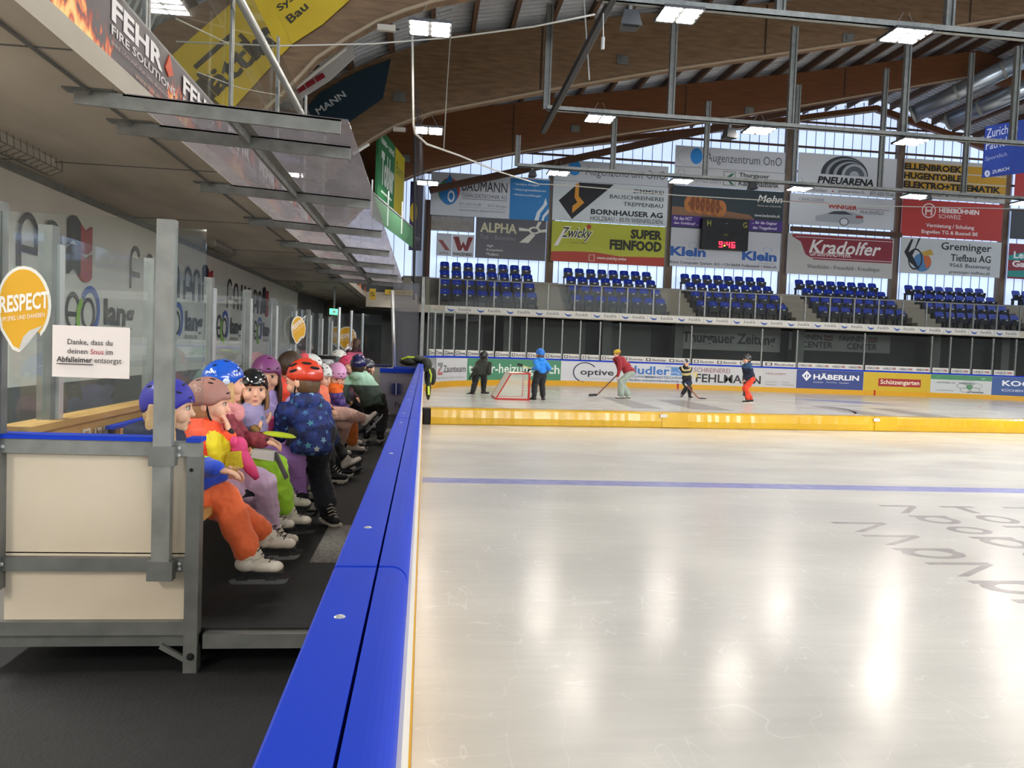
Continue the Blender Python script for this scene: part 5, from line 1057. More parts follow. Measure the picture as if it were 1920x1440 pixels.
def hand(b, w_, d, side, s, curl=.7, palm=(0, 0, -1)):
    d = Vector(d).normalized(); nrm = Vector(palm); nrm = (nrm - d * nrm.dot(d)); nrm = nrm.normalized() if nrm.length > .05 else Vector((0, 1, 0)); sd = d.cross(nrm) * side
    M3 = Matrix((sd, d, nrm)).transposed(); c = Vector(w_) + d * .032 * s
    b.ell(c, (.027 * s, .034 * s, .013 * s), 12, 8, M3)
    for k, (o_, ln) in enumerate(((-.019, .036), (-.007, .042), (.006, .039), (.018, .03))):
        p0 = c + sd * o_ * s + d * .022 * s; a1 = curl * .6; a2 = curl * 1.5
        p1 = p0 + (d * math.cos(a1 * .5) + nrm * math.sin(a1 * .5)) * ln * .5 * s
        p2 = p1 + (d * math.cos(a1) + nrm * math.sin(a1)) * ln * .42 * s
        p3 = p2 + (d * math.cos(a2) + nrm * math.sin(a2)) * ln * .35 * s
        limb(b, [p0, p1, p2, p3], [.0078 * s, .0074 * s, .0068 * s, .0058 * s], 8)
    t0 = c - sd * .02 * s - d * .012 * s; t1 = t0 + (-sd * .8 + d * .6 + nrm * .25) * .024 * s; t2 = t1 + (d * .9 - sd * .1 + nrm * .5) * .02 * s
    limb(b, [t0, t1, t2], [.010 * s, .0088 * s, .007 * s], 8)
def helmet(root, hc, HM, s, col, style='skate', rough=.3, strap=True, glints=None, vents=None):
    t = empty('helmet', (0, 0, 0)); t.parent = root
    a, bb, c = (.089 * s, .108 * s, .103 * s); cen = Vector(hc) + HM @ Vector((0, -.008, .018)) * s
    if style == 'bike': a, bb, c = .086 * s, .11 * s, .1 * s; cen += HM @ Vector((0, -.015, .008)) * s
    def low(az):                                           # az 0 = front; lower edge as a fraction of the shell height
        q = abs((az + PI) % (2 * PI) - PI)
        if q < .75: return .06
        if q < 1.25: return .06 - .40 * (q - .75) / .5
        if q < 1.75: return -.34 + .06 * math.sin((q - 1.25) / .5 * PI)
        return -.34 - .16 * min(1, (q - 1.75) / .8)
    n, m = 28, 9; b = MB(); outer = []; inner = []
    for i in range(n):
        az = 2 * PI * i / n; lo = low(az) if style != 'cap' else -.05; th1 = math.acos(max(-1, min(1, lo)))
        for j in range(m + 1):
            th = th1 * j / m
            for lst, k in ((outer, 1.0), (inner, .9)):
                fl = 1 + (.012 if (style == 'skate' and j == m) else 0) + (.1 * max(0, math.cos(az)) ** 3 if (style == 'bike' and j == m) else 0)
                lst.append(cen + HM @ Vector((a * k * fl * math.sin(th) * math.sin(az), bb * k * fl * math.sin(th) * math.cos(az), c * k * math.cos(th))))
    No = len(outer); vs = outer + inner; fs = []
    for i in range(n):
        p, q = i * (m + 1), ((i + 1) % n) * (m + 1)
        for j in range(m): fs += [(p + j, p + j + 1, q + j + 1, q + j), (No + p + j, No + q + j, No + q + j + 1, No + p + j + 1)]
        fs.append((p + m, No + p + m, No + q + m, q + m))
    b.add(vs, fs); sh = mat('helmet_%s_%d' % (col.lstrip('#'), rough * 10), col, rough, coat=.6 if rough < .4 else .1)
    o = b.build('shell', sh, t, smooth=True)
    vents = vents if vents is not None else {'skate': [(-.5, .75), (.5, .75), (-1.0, .45), (1.0, .45), (-.45, .25), (.45, .25), (2.4, .6), (-2.4, .6)], 'bike': [(-1.2, .65), (1.2, .65), (-.4, .6), (.4, .6), (-1.3, .3), (1.3, .3), (2.2, .6), (-2.2, .6), (2.6, .25), (-2.6, .25), (0, .85)], 'cap': []}[style]
    for az, e in vents:
        th = math.acos(e); P = Vector((a * math.sin(th) * math.sin(az), bb * math.sin(th) * math.cos(az), c * math.cos(th)))
        nn_ = Vector((P.x / a ** 2, P.y / bb ** 2, P.z / c ** 2)).normalized(); al = (Vector((0, 1, 0)) if style == 'bike' or abs(az) > .7 else Vector((1, 0, 0))); al = (al - nn_ * al.dot(nn_)).normalized(); cr_ = nn_.cross(al)
        M3 = HM @ Matrix((al, cr_, nn_)).transposed(); L_, W_ = (.03, .0095) if style == 'bike' else (.014, .0042)
        bv = MB(); bv.ell(cen + HM @ (P * 1.0), (L_ * s, W_ * s, .004 * s), 10, 6, M3); bv.build('vent', DARK, t, smooth=True)
    if glints:
        bs = MB()
        for az, e in glints:
            th = math.acos(e); P = Vector((a * math.sin(th) * math.sin(az), bb * math.sin(th) * math.cos(az), c * math.cos(th))); nn_ = Vector((P.x / a ** 2, P.y / bb ** 2, P.z / c ** 2)).normalized(); r0 = nn_.orthogonal().normalized()
            bs.ell(cen + HM @ (P * 1.005), (.006 * s, .006 * s, .002 * s), 8, 4, HM @ Matrix((r0, nn_.cross(r0), nn_)).transposed())
        tag(bs.build('painted_glints', flat('#f2f2f2', .3), t, smooth=True), kind='stuff')  # small white dots paint lamp highlights onto the glossy shell
    if strap:
        bs = MB()
        for sd in (-1, 1): bs.tube([cen + HM @ Vector((sd * .08 * s, .01 * s, -.02 * s)), Vector(hc) + HM @ Vector((sd * .074 * s, .02 * s, -.06 * s)), Vector(hc) + HM @ Vector((sd * .03 * s, .05 * s, -.125 * s)), Vector(hc) + HM @ Vector((0, .055 * s, -.13 * s))], .005 * s, 6)
        bs.build('chin_strap', DARK, t)
    t['_c'] = 0; del t['_c']
    return t, cen, (a, bb, c)
def on_helmet(t, cen, rad, HM, txt, az0, az1, e0, e1, col, s, name='lettering'):
    vs, fs = text_verts(txt, .03); a, bb, c = rad; b = MB(); P = []
    for x, y in vs:
        az = az0 + (az1 - az0) * x; e = e0 + (e1 - e0) * y; th = math.acos(e)
        P.append(cen + HM @ Vector((a * 1.012 * math.sin(th) * math.sin(az), bb * 1.012 * math.sin(th) * math.cos(az), c * 1.012 * math.cos(th))))
    b.add(P, fs); b.build(name, flat(col), t)
BOOTW = mat('white_skate_leather', '#f0e9dc', .45, col2='#e2dacb', nscale=20); BOOTK = mat('black_skate_leather', '#17171a', .5); BLADE = mat('skate_blade_steel', '#b9bcc0', .25, .9); HOLD = mat('blade_holder', '#2a2b2d', .5)
def skate(root, ank, d, s, m, vox, hockey=False, shaft=None):
    """ank: ankle joint; d: toe direction"""
    t = empty('skate', (0, 0, 0)); t.parent = root; D = Vector(d).normalized(); M3 = basis(D, (0, 0, 1)); R_ = lambda x, y, z: Vector(ank) + M3 @ Vector((x * s, y * s, z * s))
    b = MB(); b.ell(R_(0, -.012, -.035), (.034 * s, .042 * s, .03 * s), 12, 8, M3); b.ell(R_(0, .05, -.042), (.034 * s, .06 * s, .025 * s), 12, 8, M3); b.ell(R_(0, .09, -.045), (.033 * s, .036 * s, .022 * s), 12, 8, M3)
    up_ = Vector(shaft) if shaft else M3 @ Vector((0, -.05, 1)); up_.normalize()
    b.tube([R_(0, .0, -.02), Vector(ank) + up_ * .06 * s, Vector(ank) + up_ * .11 * s], [.036 * s, .036 * s, .042 * s], 12); b.tube([R_(0, .03, -.02), Vector(ank) + up_ * .07 * s + M3 @ Vector((0, .012, 0)) * s], [.03 * s, .026 * s], 10)
    put(blob(b, vox, 2), 'boot', m, t)
    one('sole', lambda b: b.hexa([R_(-.026, -.05, -.074), R_(.026, -.05, -.074), R_(.03, .12, -.072), R_(-.03, .12, -.072), R_(-.028, -.052, -.06), R_(.028, -.052, -.06), R_(.032, .125, -.06), R_(-.032, .125, -.06)]), HOLD if not hockey else BOOTW, parent=t)
    for y in (-.025, .08):
        bh = MB(); bh.hexa([R_(-.004, y - .02, -.098), R_(.004, y - .02, -.098), R_(.004, y + .02, -.098), R_(-.004, y + .02, -.098), R_(-.016, y - .025, -.074), R_(.016, y - .025, -.074), R_(.016, y + .025, -.074), R_(-.016, y + .025, -.074)])
        bh.build('blade_holder', BLADE if not hockey else BOOTW, t)
    prof = [(-.07, -.1), (-.06, -.112), (.12, -.112), (.14, -.104), (.145, -.09), (.13, -.096), (-.06, -.094)]
    bl_ = MB(); bl_.prism(prof, lambda u, v, dd: R_(dd, u, v), -.002, .002); bl_.build('blade', BLADE, t)
    lc = MB()
    for k in range(5): y = .03 + k * .014; z = .03 - k * .0135; lc.tube([R_(-.022, y, z - .012), R_(0, y + .012, z + .0), R_(.022, y, z - .012)], .0022 * s, 4)
    tag(lc.build('laces', DARK if m is BOOTW else BOOTW, t), kind='stuff')
    return t
SKIN = mat('child_skin', '#ecbb9e', .5, col2='#e4ac90', nscale=6, spec=.3)
def person(label, base, face, s=1.0, head=None, pelvis=None, lean=(0, .02), hands=None, feet=None, look=None, adult=False, near=False, hair='#5a3d28', hairlen=0, helm=None,
           jacket='#333333', trousers='#222222', zone=None, jmats=None, skates='w', group=None, hands_dir=None, curl=.7, hood=True, fat=1.0, gloves=None, flare=1.0, feetdir=None, folds=.026, knee_pole=None, long=0, facing_vis=True, elbow=None, tzone=None, tmats=None, skin=None):
    base = Vector(base); f = Vector(face).normalized(); f.z = 0; f.normalize(); r = Vector((f.y, -f.x, 0)); up = Vector((0, 0, 1))
    root = empty('person', base, 0, label, 'person', group); K = lambda p: Vector(p) - base      # everything below is relative to the base
    hs = s * (1.0 if not adult else 1.02)
    hc = K(head); pv = K(pelvis); lk = Vector(look) if look else f; HM = basis(lk)
    neck = hc - Vector((0, 0, .125 * hs)) - HM @ Vector((0, .012 * hs, 0))
    chest = neck.lerp(pv, .36) ; sw = .118 * s * fat
    ua, fa, th, sn = .195 * s, .17 * s, .27 * s, .27 * s
    if adult: ua, fa, th, sn, sw = .27 * s, .25 * s, .43 * s, .42 * s, .17 * s
    sh = [neck + r * sd * sw - up * .045 * s for sd in (-1, 1)]; hp = [pv + r * sd * .068 * s for sd in (-1, 1)]
    vb, vc = (.005, .0085) if near else ((.0085, .013) if not adult else (.012, .018))
    arms = []; legs = []
    for i, sd in enumerate((-1, 1)):
        tgt = K(hands[i]) if hands else sh[i] + r * sd * .06 * s + up * -.3 * s + f * .08 * s
        pole = Vector(elbow[i]) if elbow else (-up * .8 + r * sd * .22 - f * .5)
        el, wr = ik(sh[i], tgt, ua, fa, pole); arms.append((sh[i], el, wr))
        ft = K(feet[i]); kp = Vector(knee_pole) if knee_pole else (f * 1.0 + up * .35)
        kn, an = ik(hp[i], ft, th, sn, kp); legs.append((hp[i], kn, an))
    # --- skin: one continuous body
    b = MB(); S_ = hs; Hd = lambda x, y, z: hc + HM @ Vector((x * S_, y * S_, z * S_))
    b.ell(hc, (.076 * S_, .09 * S_, .09 * S_), 20, 14, HM); b.ell(Hd(0, .024, -.05), (.055 * S_, .062 * S_, .062 * S_), 16, 12, HM); b.ell(Hd(0, .062, -.088), (.022 * S_, .018 * S_, .016 * S_), 10, 8, HM)
    for sd in (-1, 1): b.ell(Hd(sd * .036, .052, -.036), (.03 * S_, .034 * S_, .03 * S_), 12, 8, HM); b.ell(Hd(sd * .077, -.006, -.018), (.009 * S_, .018 * S_, .027 * S_), 10, 8, HM)
    b.ell(Hd(0, .094, -.03), (.011 * S_, .013 * S_, .011 * S_), 10, 8, HM); b.tube([Hd(0, .082, .0), Hd(0, .096, -.03)], [.007 * S_, .009 * S_], 8)
    b.tube([Hd(-.045, .072, .022), Hd(0, .085, .026), Hd(.045, .072, .022)], .009 * S_, 8)
    b.tube([Hd(0, -.01, -.06), neck - up * .03 * s], [.042 * S_, .045 * S_], 14)
    k_ = 1.0 if not adult else 1.45
    b.ell(chest, (.085 * s * k_, .065 * s * k_, .12 * s * k_), 14, 10, Matrix((r, f, up)).transposed()); b.tube([chest, pv], [.075 * s * k_, .07 * s * k_], 14); b.ell(pv, (.08 * s * k_, .07 * s * k_, .075 * s * k_), 14, 10)
    for i, (a0, a1, a2) in enumerate(arms):
        limb(b, [a0, a1, a2], [.032 * s * k_, .026 * s * k_, .019 * s * k_])
        hd = (a2 - a1).normalized() if not hands_dir or not hands_dir[i] else Vector(hands_dir[i])
        if not gloves: hand(b, a2, hd, (-1, 1)[i], s * (1 if not adult else 1.5), curl, palm=(-f * .2 - up) if a2.z < a1.z + .05 else (-f + up * .1))
    for a0, a1, a2 in legs: limb(b, [a0, a1, a2], [.055 * s * k_, .042 * s * k_, .03 * s * k_])
    sk = skin or SKIN
    put(blob(b, vb, 2), 'body', sk, root)
    if near or facing_vis:
        for sd in (-1, 1):
            e = empty('eye', (0, 0, 0)); e.parent = root
            one('eyeball', lambda b: b.ell(Hd(sd * .032, .073, -.001), (.0135 * S_, .0115 * S_, .0088 * S_), 12, 8, HM), flat('#d9cfc8', .3), parent=e, smooth=True)
            one('iris', lambda b: b.ell(Hd(sd * .0315, .0835, -.001), (.0068 * S_, .0028 * S_, .0068 * S_), 10, 6, HM), flat('#33261e', .2), parent=e, smooth=True)
            one('upper_lid', lambda b: b.tube([Hd(sd * .016, .082, .004), Hd(sd * .031, .0865, .0105), Hd(sd * .048, .074, .004)], .003 * S_, 6), flat('#8a5c48'), parent=e)
            one('eyebrow', lambda b: b.tube([Hd(sd * .014, .092, .024), Hd(sd * .032, .0905, .029), Hd(sd * .05, .078, .024)], [.0026 * S_, .0036 * S_, .002 * S_], 6), flat(hair), parent=root)
        lp_ = empty('mouth', (0, 0, 0)); lp_.parent = root
        one('lips', lambda b: (b.ell(Hd(0, .0845, -.0615), (.017 * S_, .0062 * S_, .0036 * S_), 12, 6, HM), b.ell(Hd(0, .0835, -.069), (.0145 * S_, .0062 * S_, .0042 * S_), 12, 6, HM)), flat('#bd7468', .4), parent=lp_, smooth=True)
    # --- hair
    if hair:
        b = MB(); b.ell(Hd(0, -.012, .012), (.086 * S_, .098 * S_, .098 * S_), 16, 12, HM) if not helm else b.ell(Hd(0, -.028, -.022), (.08 * S_, .075 * S_, .085 * S_), 16, 12, HM)
        if hairlen > 0:
            for sd in (-1, 1):
                for k in range(9):
                    y = .034 - k * .0115; rr = .0105 + .003 * (k % 3); jx = .004 * math.sin(k * 2.3 + sd); p0 = Hd(sd * .07, y * .9, .01); p1 = Hd(sd * (.08 + jx), y, -.07); pm = hc + HM @ Vector((sd * (.078 + jx) * S_, y * S_, 0)) - up * (.1 + hairlen * .5) * S_; p2 = hc + HM @ Vector((sd * (.066 - jx) * S_, (y * .8 + .008) * S_, 0)) - up * (.1 + hairlen * (1 - .12 * (k % 3))) * S_
                    b.tube([p0, p1, pm, p2], [rr * S_, rr * S_, rr * .9 * S_, rr * .4 * S_], 8)
            if hairlen > .1: b.tube([Hd(0, -.07, 0), Hd(0, -.085, -.08), Hd(0, -.08, -.12 - hairlen)], [.06 * S_, .05 * S_, .03 * S_], 10)
        me = blob(b, vc * .9, 2, .006); 
        # keep the face clear of hair
        bm = bmesh.new(); bm.from_mesh(me); inv = HM.transposed()
        dl = [f_ for f_ in bm.faces if (lambda q: q.y > .035 * S_ and abs(q.x) < .062 * S_ and q.z < .055 * S_)(inv @ (f_.calc_center_median() - hc))]
        bmesh.ops.delete(bm, geom=dl, context='FACES'); bm.to_mesh(me); bm.free()
        put(me, 'hair', mat('hair_' + hair.lstrip('#'), hair, .5, bump=.25, bscale=60), root)
    # --- jacket
    b = MB(); M3 = Matrix((r, f, up)).transposed()
    b.ell(chest, (.125 * s * k_ * fat, .098 * s * k_ * fat, .14 * s * k_), 18, 12, M3); mid = chest.lerp(pv, .55)
    b.ell(mid, (.12 * s * k_ * fat, .105 * s * k_ * fat, .14 * s * k_), 18, 12, M3); b.ell(pv + up * .03 * s, (.122 * s * k_ * fat, .11 * s * k_ * fat, .09 * s * k_), 18, 10, M3)
    if long: b.tube([mid, pv - up * long * s], [.118 * s * k_ * fat, .128 * s * k_ * fat], 18); b.ell(pv - up * long * s, (.13 * s * fat, .115 * s * fat, .03 * s), 16, 8, M3)
    b.tube([chest + up * .07 * s, neck + up * .012 * s], [.085 * s * k_, .056 * s * k_], 14)
    for a0, a1, a2 in arms:
        e_ = a1.lerp(a2, .93); limb(b, [a0, a1, e_], [.05 * s * k_ * fat, .046 * s * k_ * fat, .034 * s * k_ * fat], 12)
    if hood: b.ell(neck - f * .06 * s + up * .005 * s, (.085 * s, .05 * s, .05 * s), 14, 10, M3); b.tube([neck + r * a_ * .062 * s + f * b_ * .055 * s + up * (.012 if b_ > 0 else .03) * s for a_, b_ in ((.0, -1), (-.8, -.6), (-1, 0), (-.7, .7), (0, 1), (.7, .7), (1, 0), (.8, -.6), (0, -1))], .022 * s, 8)
    jm = jmats or [mat('jacket_' + jacket.lstrip('#'), jacket, .75, bump=.15, bscale=120, sheen=.2)]
    put(blob(b, vc, 2, folds * s), 'jacket', jm, root, zone and (lambda c: zone(dict(p=c, sh=sh, arms=arms, neck=neck, chest=chest, pv=pv, f=f, r=r, s=s))))
    one('cuff', lambda b: [limb(b, [a1.lerp(a2, .9), a2], [.03 * s * k_, .025 * s * k_], 10) for _, a1, a2 in arms[:1]], flat('#1a1a1c', .8), parent=root, smooth=True)
    one('cuff', lambda b: [limb(b, [a1.lerp(a2, .9), a2], [.03 * s * k_, .025 * s * k_], 10) for _, a1, a2 in arms[1:]], flat('#1a1a1c', .8), parent=root, smooth=True)
    if gloves:
        for i, (a0, a1, a2) in enumerate(arms):
            b = MB(); hand(b, a2, (a2 - a1), (-1, 1)[i], s * 1.35 * k_, .8); put(blob(b, vc * .8, 2), 'glove', flat(gloves, .8), root)
    # --- trousers
    b = MB(); b.ell(pv - up * .005 * s, (.122 * s * k_ * fat, .1 * s * k_, .09 * s * k_), 18, 10, M3)
    for a0, a1, a2 in legs:
        an = a1.lerp(a2, .9); limb(b, [a0, a1, an], [.078 * s * k_ * fat, .066 * s * k_ * fat, .056 * s * k_ * flare], 14)
    tm = tmats or [mat('trousers_' + trousers.lstrip('#'), trousers, .75, bump=.15, bscale=120, sheen=.2)]
    put(blob(b, vc, 2, folds * 1.1 * s), 'trousers', tm, root, tzone and (lambda c: tzone(dict(p=c, legs=legs, f=f, r=r, s=s))))
    # --- skates
    if skates:
        for i, (a0, a1, a2) in enumerate(legs):
            fd = Vector(feetdir[i]) if feetdir else f
            skate(root, a2, fd, s * (1.12 if not adult else 1.35), BOOTW if skates[i % len(skates)] == 'w' else BOOTK, vb * 1.1 if near else vc * .8, skates[i % len(skates)] == 'k', shaft=(a1 - a2))
    hh = None
    if helm:
        hh = helmet(root, hc, HM, hs, *helm[:1], **(helm[1] if len(helm) > 1 else {}))
    return dict(root=root, hc=hc, HM=HM, s=hs, helm=hh, arms=arms, legs=legs, K=K, f=f, r=r, neck=neck, chest=chest, base=base)
ZF = .1
def hcen(px, py, Y, s, helm=True): p = PY(px, py, Y); p.z -= (.119 if helm else .1) * s; return p      # photo pixel of the top of the head -> head centre
EAST = Vector((1, 0, 0))
def prop(name, label, cat, fn, m, loc, group=None, **k):
    loc = Vector(loc); b = MB(); fn(b); b.v = [tuple(Vector(v) - loc) for v in b.v]; o = b.build(name, m, None, **k); o.location = loc; return tag(o, label, cat, group)
def seated(label, top, Y, s, hands, feet, dx=-.02, px_z=.535, **k):
    hc = hcen(top[0], top[1], Y, s); pv = Vector((hc.x + dx, Y, px_z + .088 * s)); base = (pv.x, Y, ZF)
    return person(label, base, k.pop('face', EAST), s, head=hc, pelvis=pv, hands=hands, feet=feet, **k)
# first child, half hidden behind the end panel
z0 = lambda d: 0
RB_ = mat('jacket_royal_blue', '#2048c8', .75, bump=.15, bscale=120, sheen=.2); NV = mat('jacket_navy', '#1a2140', .8, bump=.15, bscale=120); LM = mat('lime_piping', '#b4e038', .7)
def zone0(d):
    q = d['p'] - d['neck']
    if q.z > -.055 * d['s']: return 1
    if -.075 * d['s'] < q.z <= -.055 * d['s']: return 2
    return 0
p0 = seated('child with blue violet helmet, blue sleeves and orange trousers at the bench end', (318, 708), 3.75, 1.12, [PY(412, 884, 3.58), PY(418, 886, 3.76)], [PY(468, 1040, 3.68), PY(500, 1000, 3.95)],
    dx=-.04, near=True, hair='#c9a070', hairlen=.09, helm=('#2c22a8', dict(style='skate', rough=.6)), jmats=[RB_, NV, LM], zone=zone0, trousers='#ff7640', skates='w', look=(1, .15, -.05), feetdir=[(1, .1, -.02), (1, .3, -.05)], fat=1.05, hands_dir=[(1, .1, -.2), (1, -.1, -.15)])
b = MB(); q0 = p0['neck']; b.ell(q0 + Vector((-.09, 0, .01)), (.075, .11, .06)); b.tube([q0 + Vector((-.06 + .09 * math.cos(a), .09 * math.sin(a), .02)) for a in [i * PI / 8 for i in range(17)]], .035, 10); put(blob(b, .008, 3, .01), 'hood', NV, p0['root'])
prop('bread_roll', 'small piece of bread in the hands of the first child', 'bread', lambda b: b.ell(PY(437, 882, 3.66), (.035, .018, .014), 12, 8, Matrix.Rotation(-.5, 3, 'Y')), mat('bread_crust', '#c9a468', .8, col2='#a8823f', nscale=40), PY(437, 882, 3.66), smooth=True)
# second child, orange and yellow jacket
OR_ = mat('jacket_neon_orange', '#ff5426', .7, bump=.15, bscale=120, sheen=.2); YE = mat('jacket_yellow_patch', '#f0e02a', .7, col2='#dccb20', nscale=20)
def zone1(d):
    q = d['p'] - d['chest']; a = q.dot(d['f']); 
    return 1 if (a > .045 * d['s'] and -.1 < q.z < .075 and abs(q.dot(d['r'])) < .17 and (q.z + a * .8) < .13) else 0
p1 = seated('child with dusty pink helmet and neon orange and yellow jacket eating', (392, 707), 4.15, 1.08, [PY(436, 848, 4.2), PY(430, 812, 4.12)], [PY(508, 992, 4.35), PY(520, 975, 4.55)],
    near=True, hair='#b98d5c', helm=('#a9776b', dict(style='skate', rough=.6, vents=[(.35, .35), (1.35, .75), (2.3, .8), (-.4, .35), (-1.4, .75), (1.1, .92)])), jmats=[OR_, YE], zone=zone1, trousers='#b695b5', skates='w', look=(1, .1, -.1), hands_dir=[(1, -.1, .0), (-.3, .1, 1)], elbow=[(-.2, -.6, -1), (.3, .6, -1)],
    tmats=[mat('trousers_lilac', '#cdb2d0', .75, bump=.15, bscale=120), mat('knee_patch', '#1c1f24', .8)], tzone=lambda d: 1 if (d['p'] - d['legs'][1][1]).length < .055 * d['s'] + .03 and (d['p'] - d['legs'][1][1]).z > -.02 else 0)
on_helmet(p1['helm'][0], p1['helm'][1], p1['helm'][2], p1['HM'], 'G', 1.75, 2.05, .28, .5, '#c39a8c', 1)
K_ = PY(448, 838, 4.12)
prop('child_mitten', 'bright pink mitten on the lap of the orange jacket child', 'mitten', lambda b: (b.ell(K_, (.045, .04, .055), 14, 10), b.tube([K_ + Vector((.0, 0, -.02)), K_ + Vector((.06, .02, -.12)), K_ + Vector((.09, .03, -.17))], [.04, .03, .015], 12), b.ell(K_ + Vector((-.02, -.03, .03)), (.02, .02, .03))), mat('pink_mitten_cloth', '#e84f86', .7, col2='#d63d76', nscale=30), K_, smooth=True)
K_ = PY(438, 862, 4.1)
prop('snack_bag', 'yellow snack bag with dots on the lap of the orange jacket child', 'bag', lambda b: b.hexa([K_ + Vector(v) for v in ((-.04, -.02, -.04), (.05, -.02, -.04), (.05, .01, -.04), (-.04, .01, -.04), (-.03, -.025, .04), (.04, -.02, .05), (.04, 0, .05), (-.03, 0, .04))]), mat('yellow_bag', '#dccb28', .5, col2='#b8a81c', nscale=60), K_)
# third child, maroon jacket, blue helmet
MR = mat('jacket_maroon_print', '#74222f', .75, col2='#8e3644', nscale=34, ncontrast=.06, bump=.15, bscale=120); PK = mat('scarf_dusty_pink', '#da9090', .8, bump=.2, bscale=60)
p2 = seated('child with glossy blue helmet, maroon jacket and lime green trousers', (422, 674), 4.7, 1.12, [PY(496, 826, 4.62), PY(498, 822, 4.8)], [PY(536, 958, 4.82), PY(545, 930, 5.05)],
    near=True, hair='#c9a068', hairlen=.03, helm=('#1656c8', dict(style='skate', rough=.15, glints=[(.75, .28), (.95, .22), (1.05, .4)], vents=[(.7, .45), (1.3, .9), (2.2, .7), (-.7, .45)])), jmats=[MR, PK], zone=lambda d: 1 if (d['p'] - d['neck']).z > -.035 * d['s'] else 0, trousers='#aee838', skates='w', look=(1, .35, .02), fat=1.08, hands_dir=[(1, .2, -.4), (1, -.1, -.3)])
on_helmet(p2['helm'][0], p2['helm'][1], p2['helm'][2], p2['HM'], 'poc', 2.6, 1.98, .26, .42, '#e8eef4', 1)
hc_, HM_ = p2['helm'][1], p2['HM']; one('ear_disc', lambda b: b.ell(hc_ + HM_ @ Vector((.098, .01, -.012)), (.006, .02, .02), 12, 8, HM_), flat('#c8d4e2', .3), parent=p2['helm'][0], smooth=True)
b = MB(); q0 = p2['neck']; b.tube([q0 + Vector((.075 * math.cos(a) + .02, .07 * math.sin(a), .0 + .03 * math.cos(a + 2.6))) for a in [i * PI / 8 for i in range(17)]], .036, 10); b.ell(q0 + Vector((.09, -.02, -.05)), (.05, .05, .045)); put(blob(b, .008, 2, .012), 'scarf', PK, p2['root'])
K_ = PY(497, 846, 4.6)
prop('lunch_tin', 'silver grey lunch tin on lime green knees', 'tin', lambda b: b.hexa([K_ + Vector(v) for v in ((-.07, -.04, -.035), (.06, -.06, -.05), (.07, .02, -.05), (-.06, .04, -.03), (-.07, -.04, .01), (.06, -.06, .0), (.07, .02, .0), (-.06, .04, .015))]), mat('tin_grey', '#c9cac8', .4, .2), K_)
prop('tin_flap', 'dark open flap hanging from the lunch tin', 'flap', lambda b: b.hexa([PY(510, 848, 4.56) + Vector(v) for v in ((0, 0, 0), (.02, 0, 0), (.09, .0, -.15), (.075, 0, -.16), (0, .05, 0), (.02, .05, 0), (.09, .05, -.15), (.075, .05, -.16))]), flat('#4c4a48'), PY(510, 848, 4.56))
K_ = PY(524, 816, 4.7)
prop('plastic_bowl', 'lime green oval plastic bowl held out over the knees', 'bowl', lambda b: (b.ell(K_, (.1, .07, .012), 24, 6, Matrix.Rotation(.12, 3, 'Y')), b.ell(K_ + Vector((0, 0, .006)), (.092, .064, .012), 24, 6, Matrix.Rotation(.12, 3, 'Y'))), flat('#b4c81e', .35), K_, smooth=True)
# fourth child, black helmet, grey violet sweater
p3 = seated('child with glossy black helmet and grey violet sweater looking at camera', (475, 691), 5.1, 1.08, [PY(482, 806, 4.95), PY(492, 800, 5.1)], [PY(560, 935, 5.3), PY(566, 925, 5.5)],
    near=True, hair='#8c6a45', hairlen=.03, helm=('#101012', dict(style='skate', rough=.12, glints=[(.3 * k - .6, .3 + .12 * (k % 3)) for k in range(6)])), jacket='#9488b0', trousers='#a878c2', skates='w', look=(.42, -1, -.04), fat=1.0)
K_ = PY(478, 803, 4.88)
prop('bread_roll', 'pale bun held by the child in the black helmet', 'bread', lambda b: b.ell(K_, (.03, .025, .022), 12, 8), MATS['bread_crust'], K_, smooth=True)
K_ = p3['neck'] + p3['base'] + Vector((.04, -.06, -.05))
one('neck_scarf', lambda b: (b.ell(K_ - p3['base'], (.05, .03, .03), 12, 8), b.ell(K_ - p3['base'] + Vector((.02, -.02, -.04)), (.03, .015, .03), 10, 8)), mat('blue_grey_scarf', '#5f7896', .8, bump=.3), parent=p3['root'], smooth=True)
# fifth child, plum helmet, lilac hoodie
p4 = seated('smiling child with plum helmet, long brown hair and lilac hoodie', (500, 666), 5.55, 1.16, [PY(500, 790, 5.4), PY(545, 752, 5.5)], [PY(574, 900, 5.8), PY(582, 905, 6.0)],
    near=True, hair='#4b3020', hairlen=.13, helm=('#7c3a72', dict(style='skate', rough=.5, vents=[(-.1, .28), (.55, .2), (-.3, .85), (-.8, .3)])), jacket='#ab9ad0', trousers='#b084d0', skates='w', look=(.25, -1, -.08), hands_dir=[None, (.3, 0, 1)], elbow=[(0, -.5, -1), (.4, -.5, -1)])
one('teeth', lambda b: b.ell(p4['hc'] + p4['HM'] @ Vector((0, .091, -.0655)) * p4['s'], (.012, .004, .003), 10, 6, p4['HM']), flat('#f0ece6', .3), parent=p4['root'], smooth=True)
K_ = PY(520, 800, 5.35)
prop('pink_bag', 'bright pink soft bag on the lap behind the green bowl', 'bag', lambda b: (b.ell(K_, (.1, .06, .075), 16, 10), b.ell(K_ + Vector((.08, 0, -.02)), (.06, .04, .045), 14, 8), b.ell(K_ + Vector((-.06, .02, .02)), (.07, .05, .05), 14, 8)), mat('hot_pink_cloth', '#e8407e', .7, col2='#f0629a', nscale=12, bump=.4, bscale=20), K_, smooth=True)
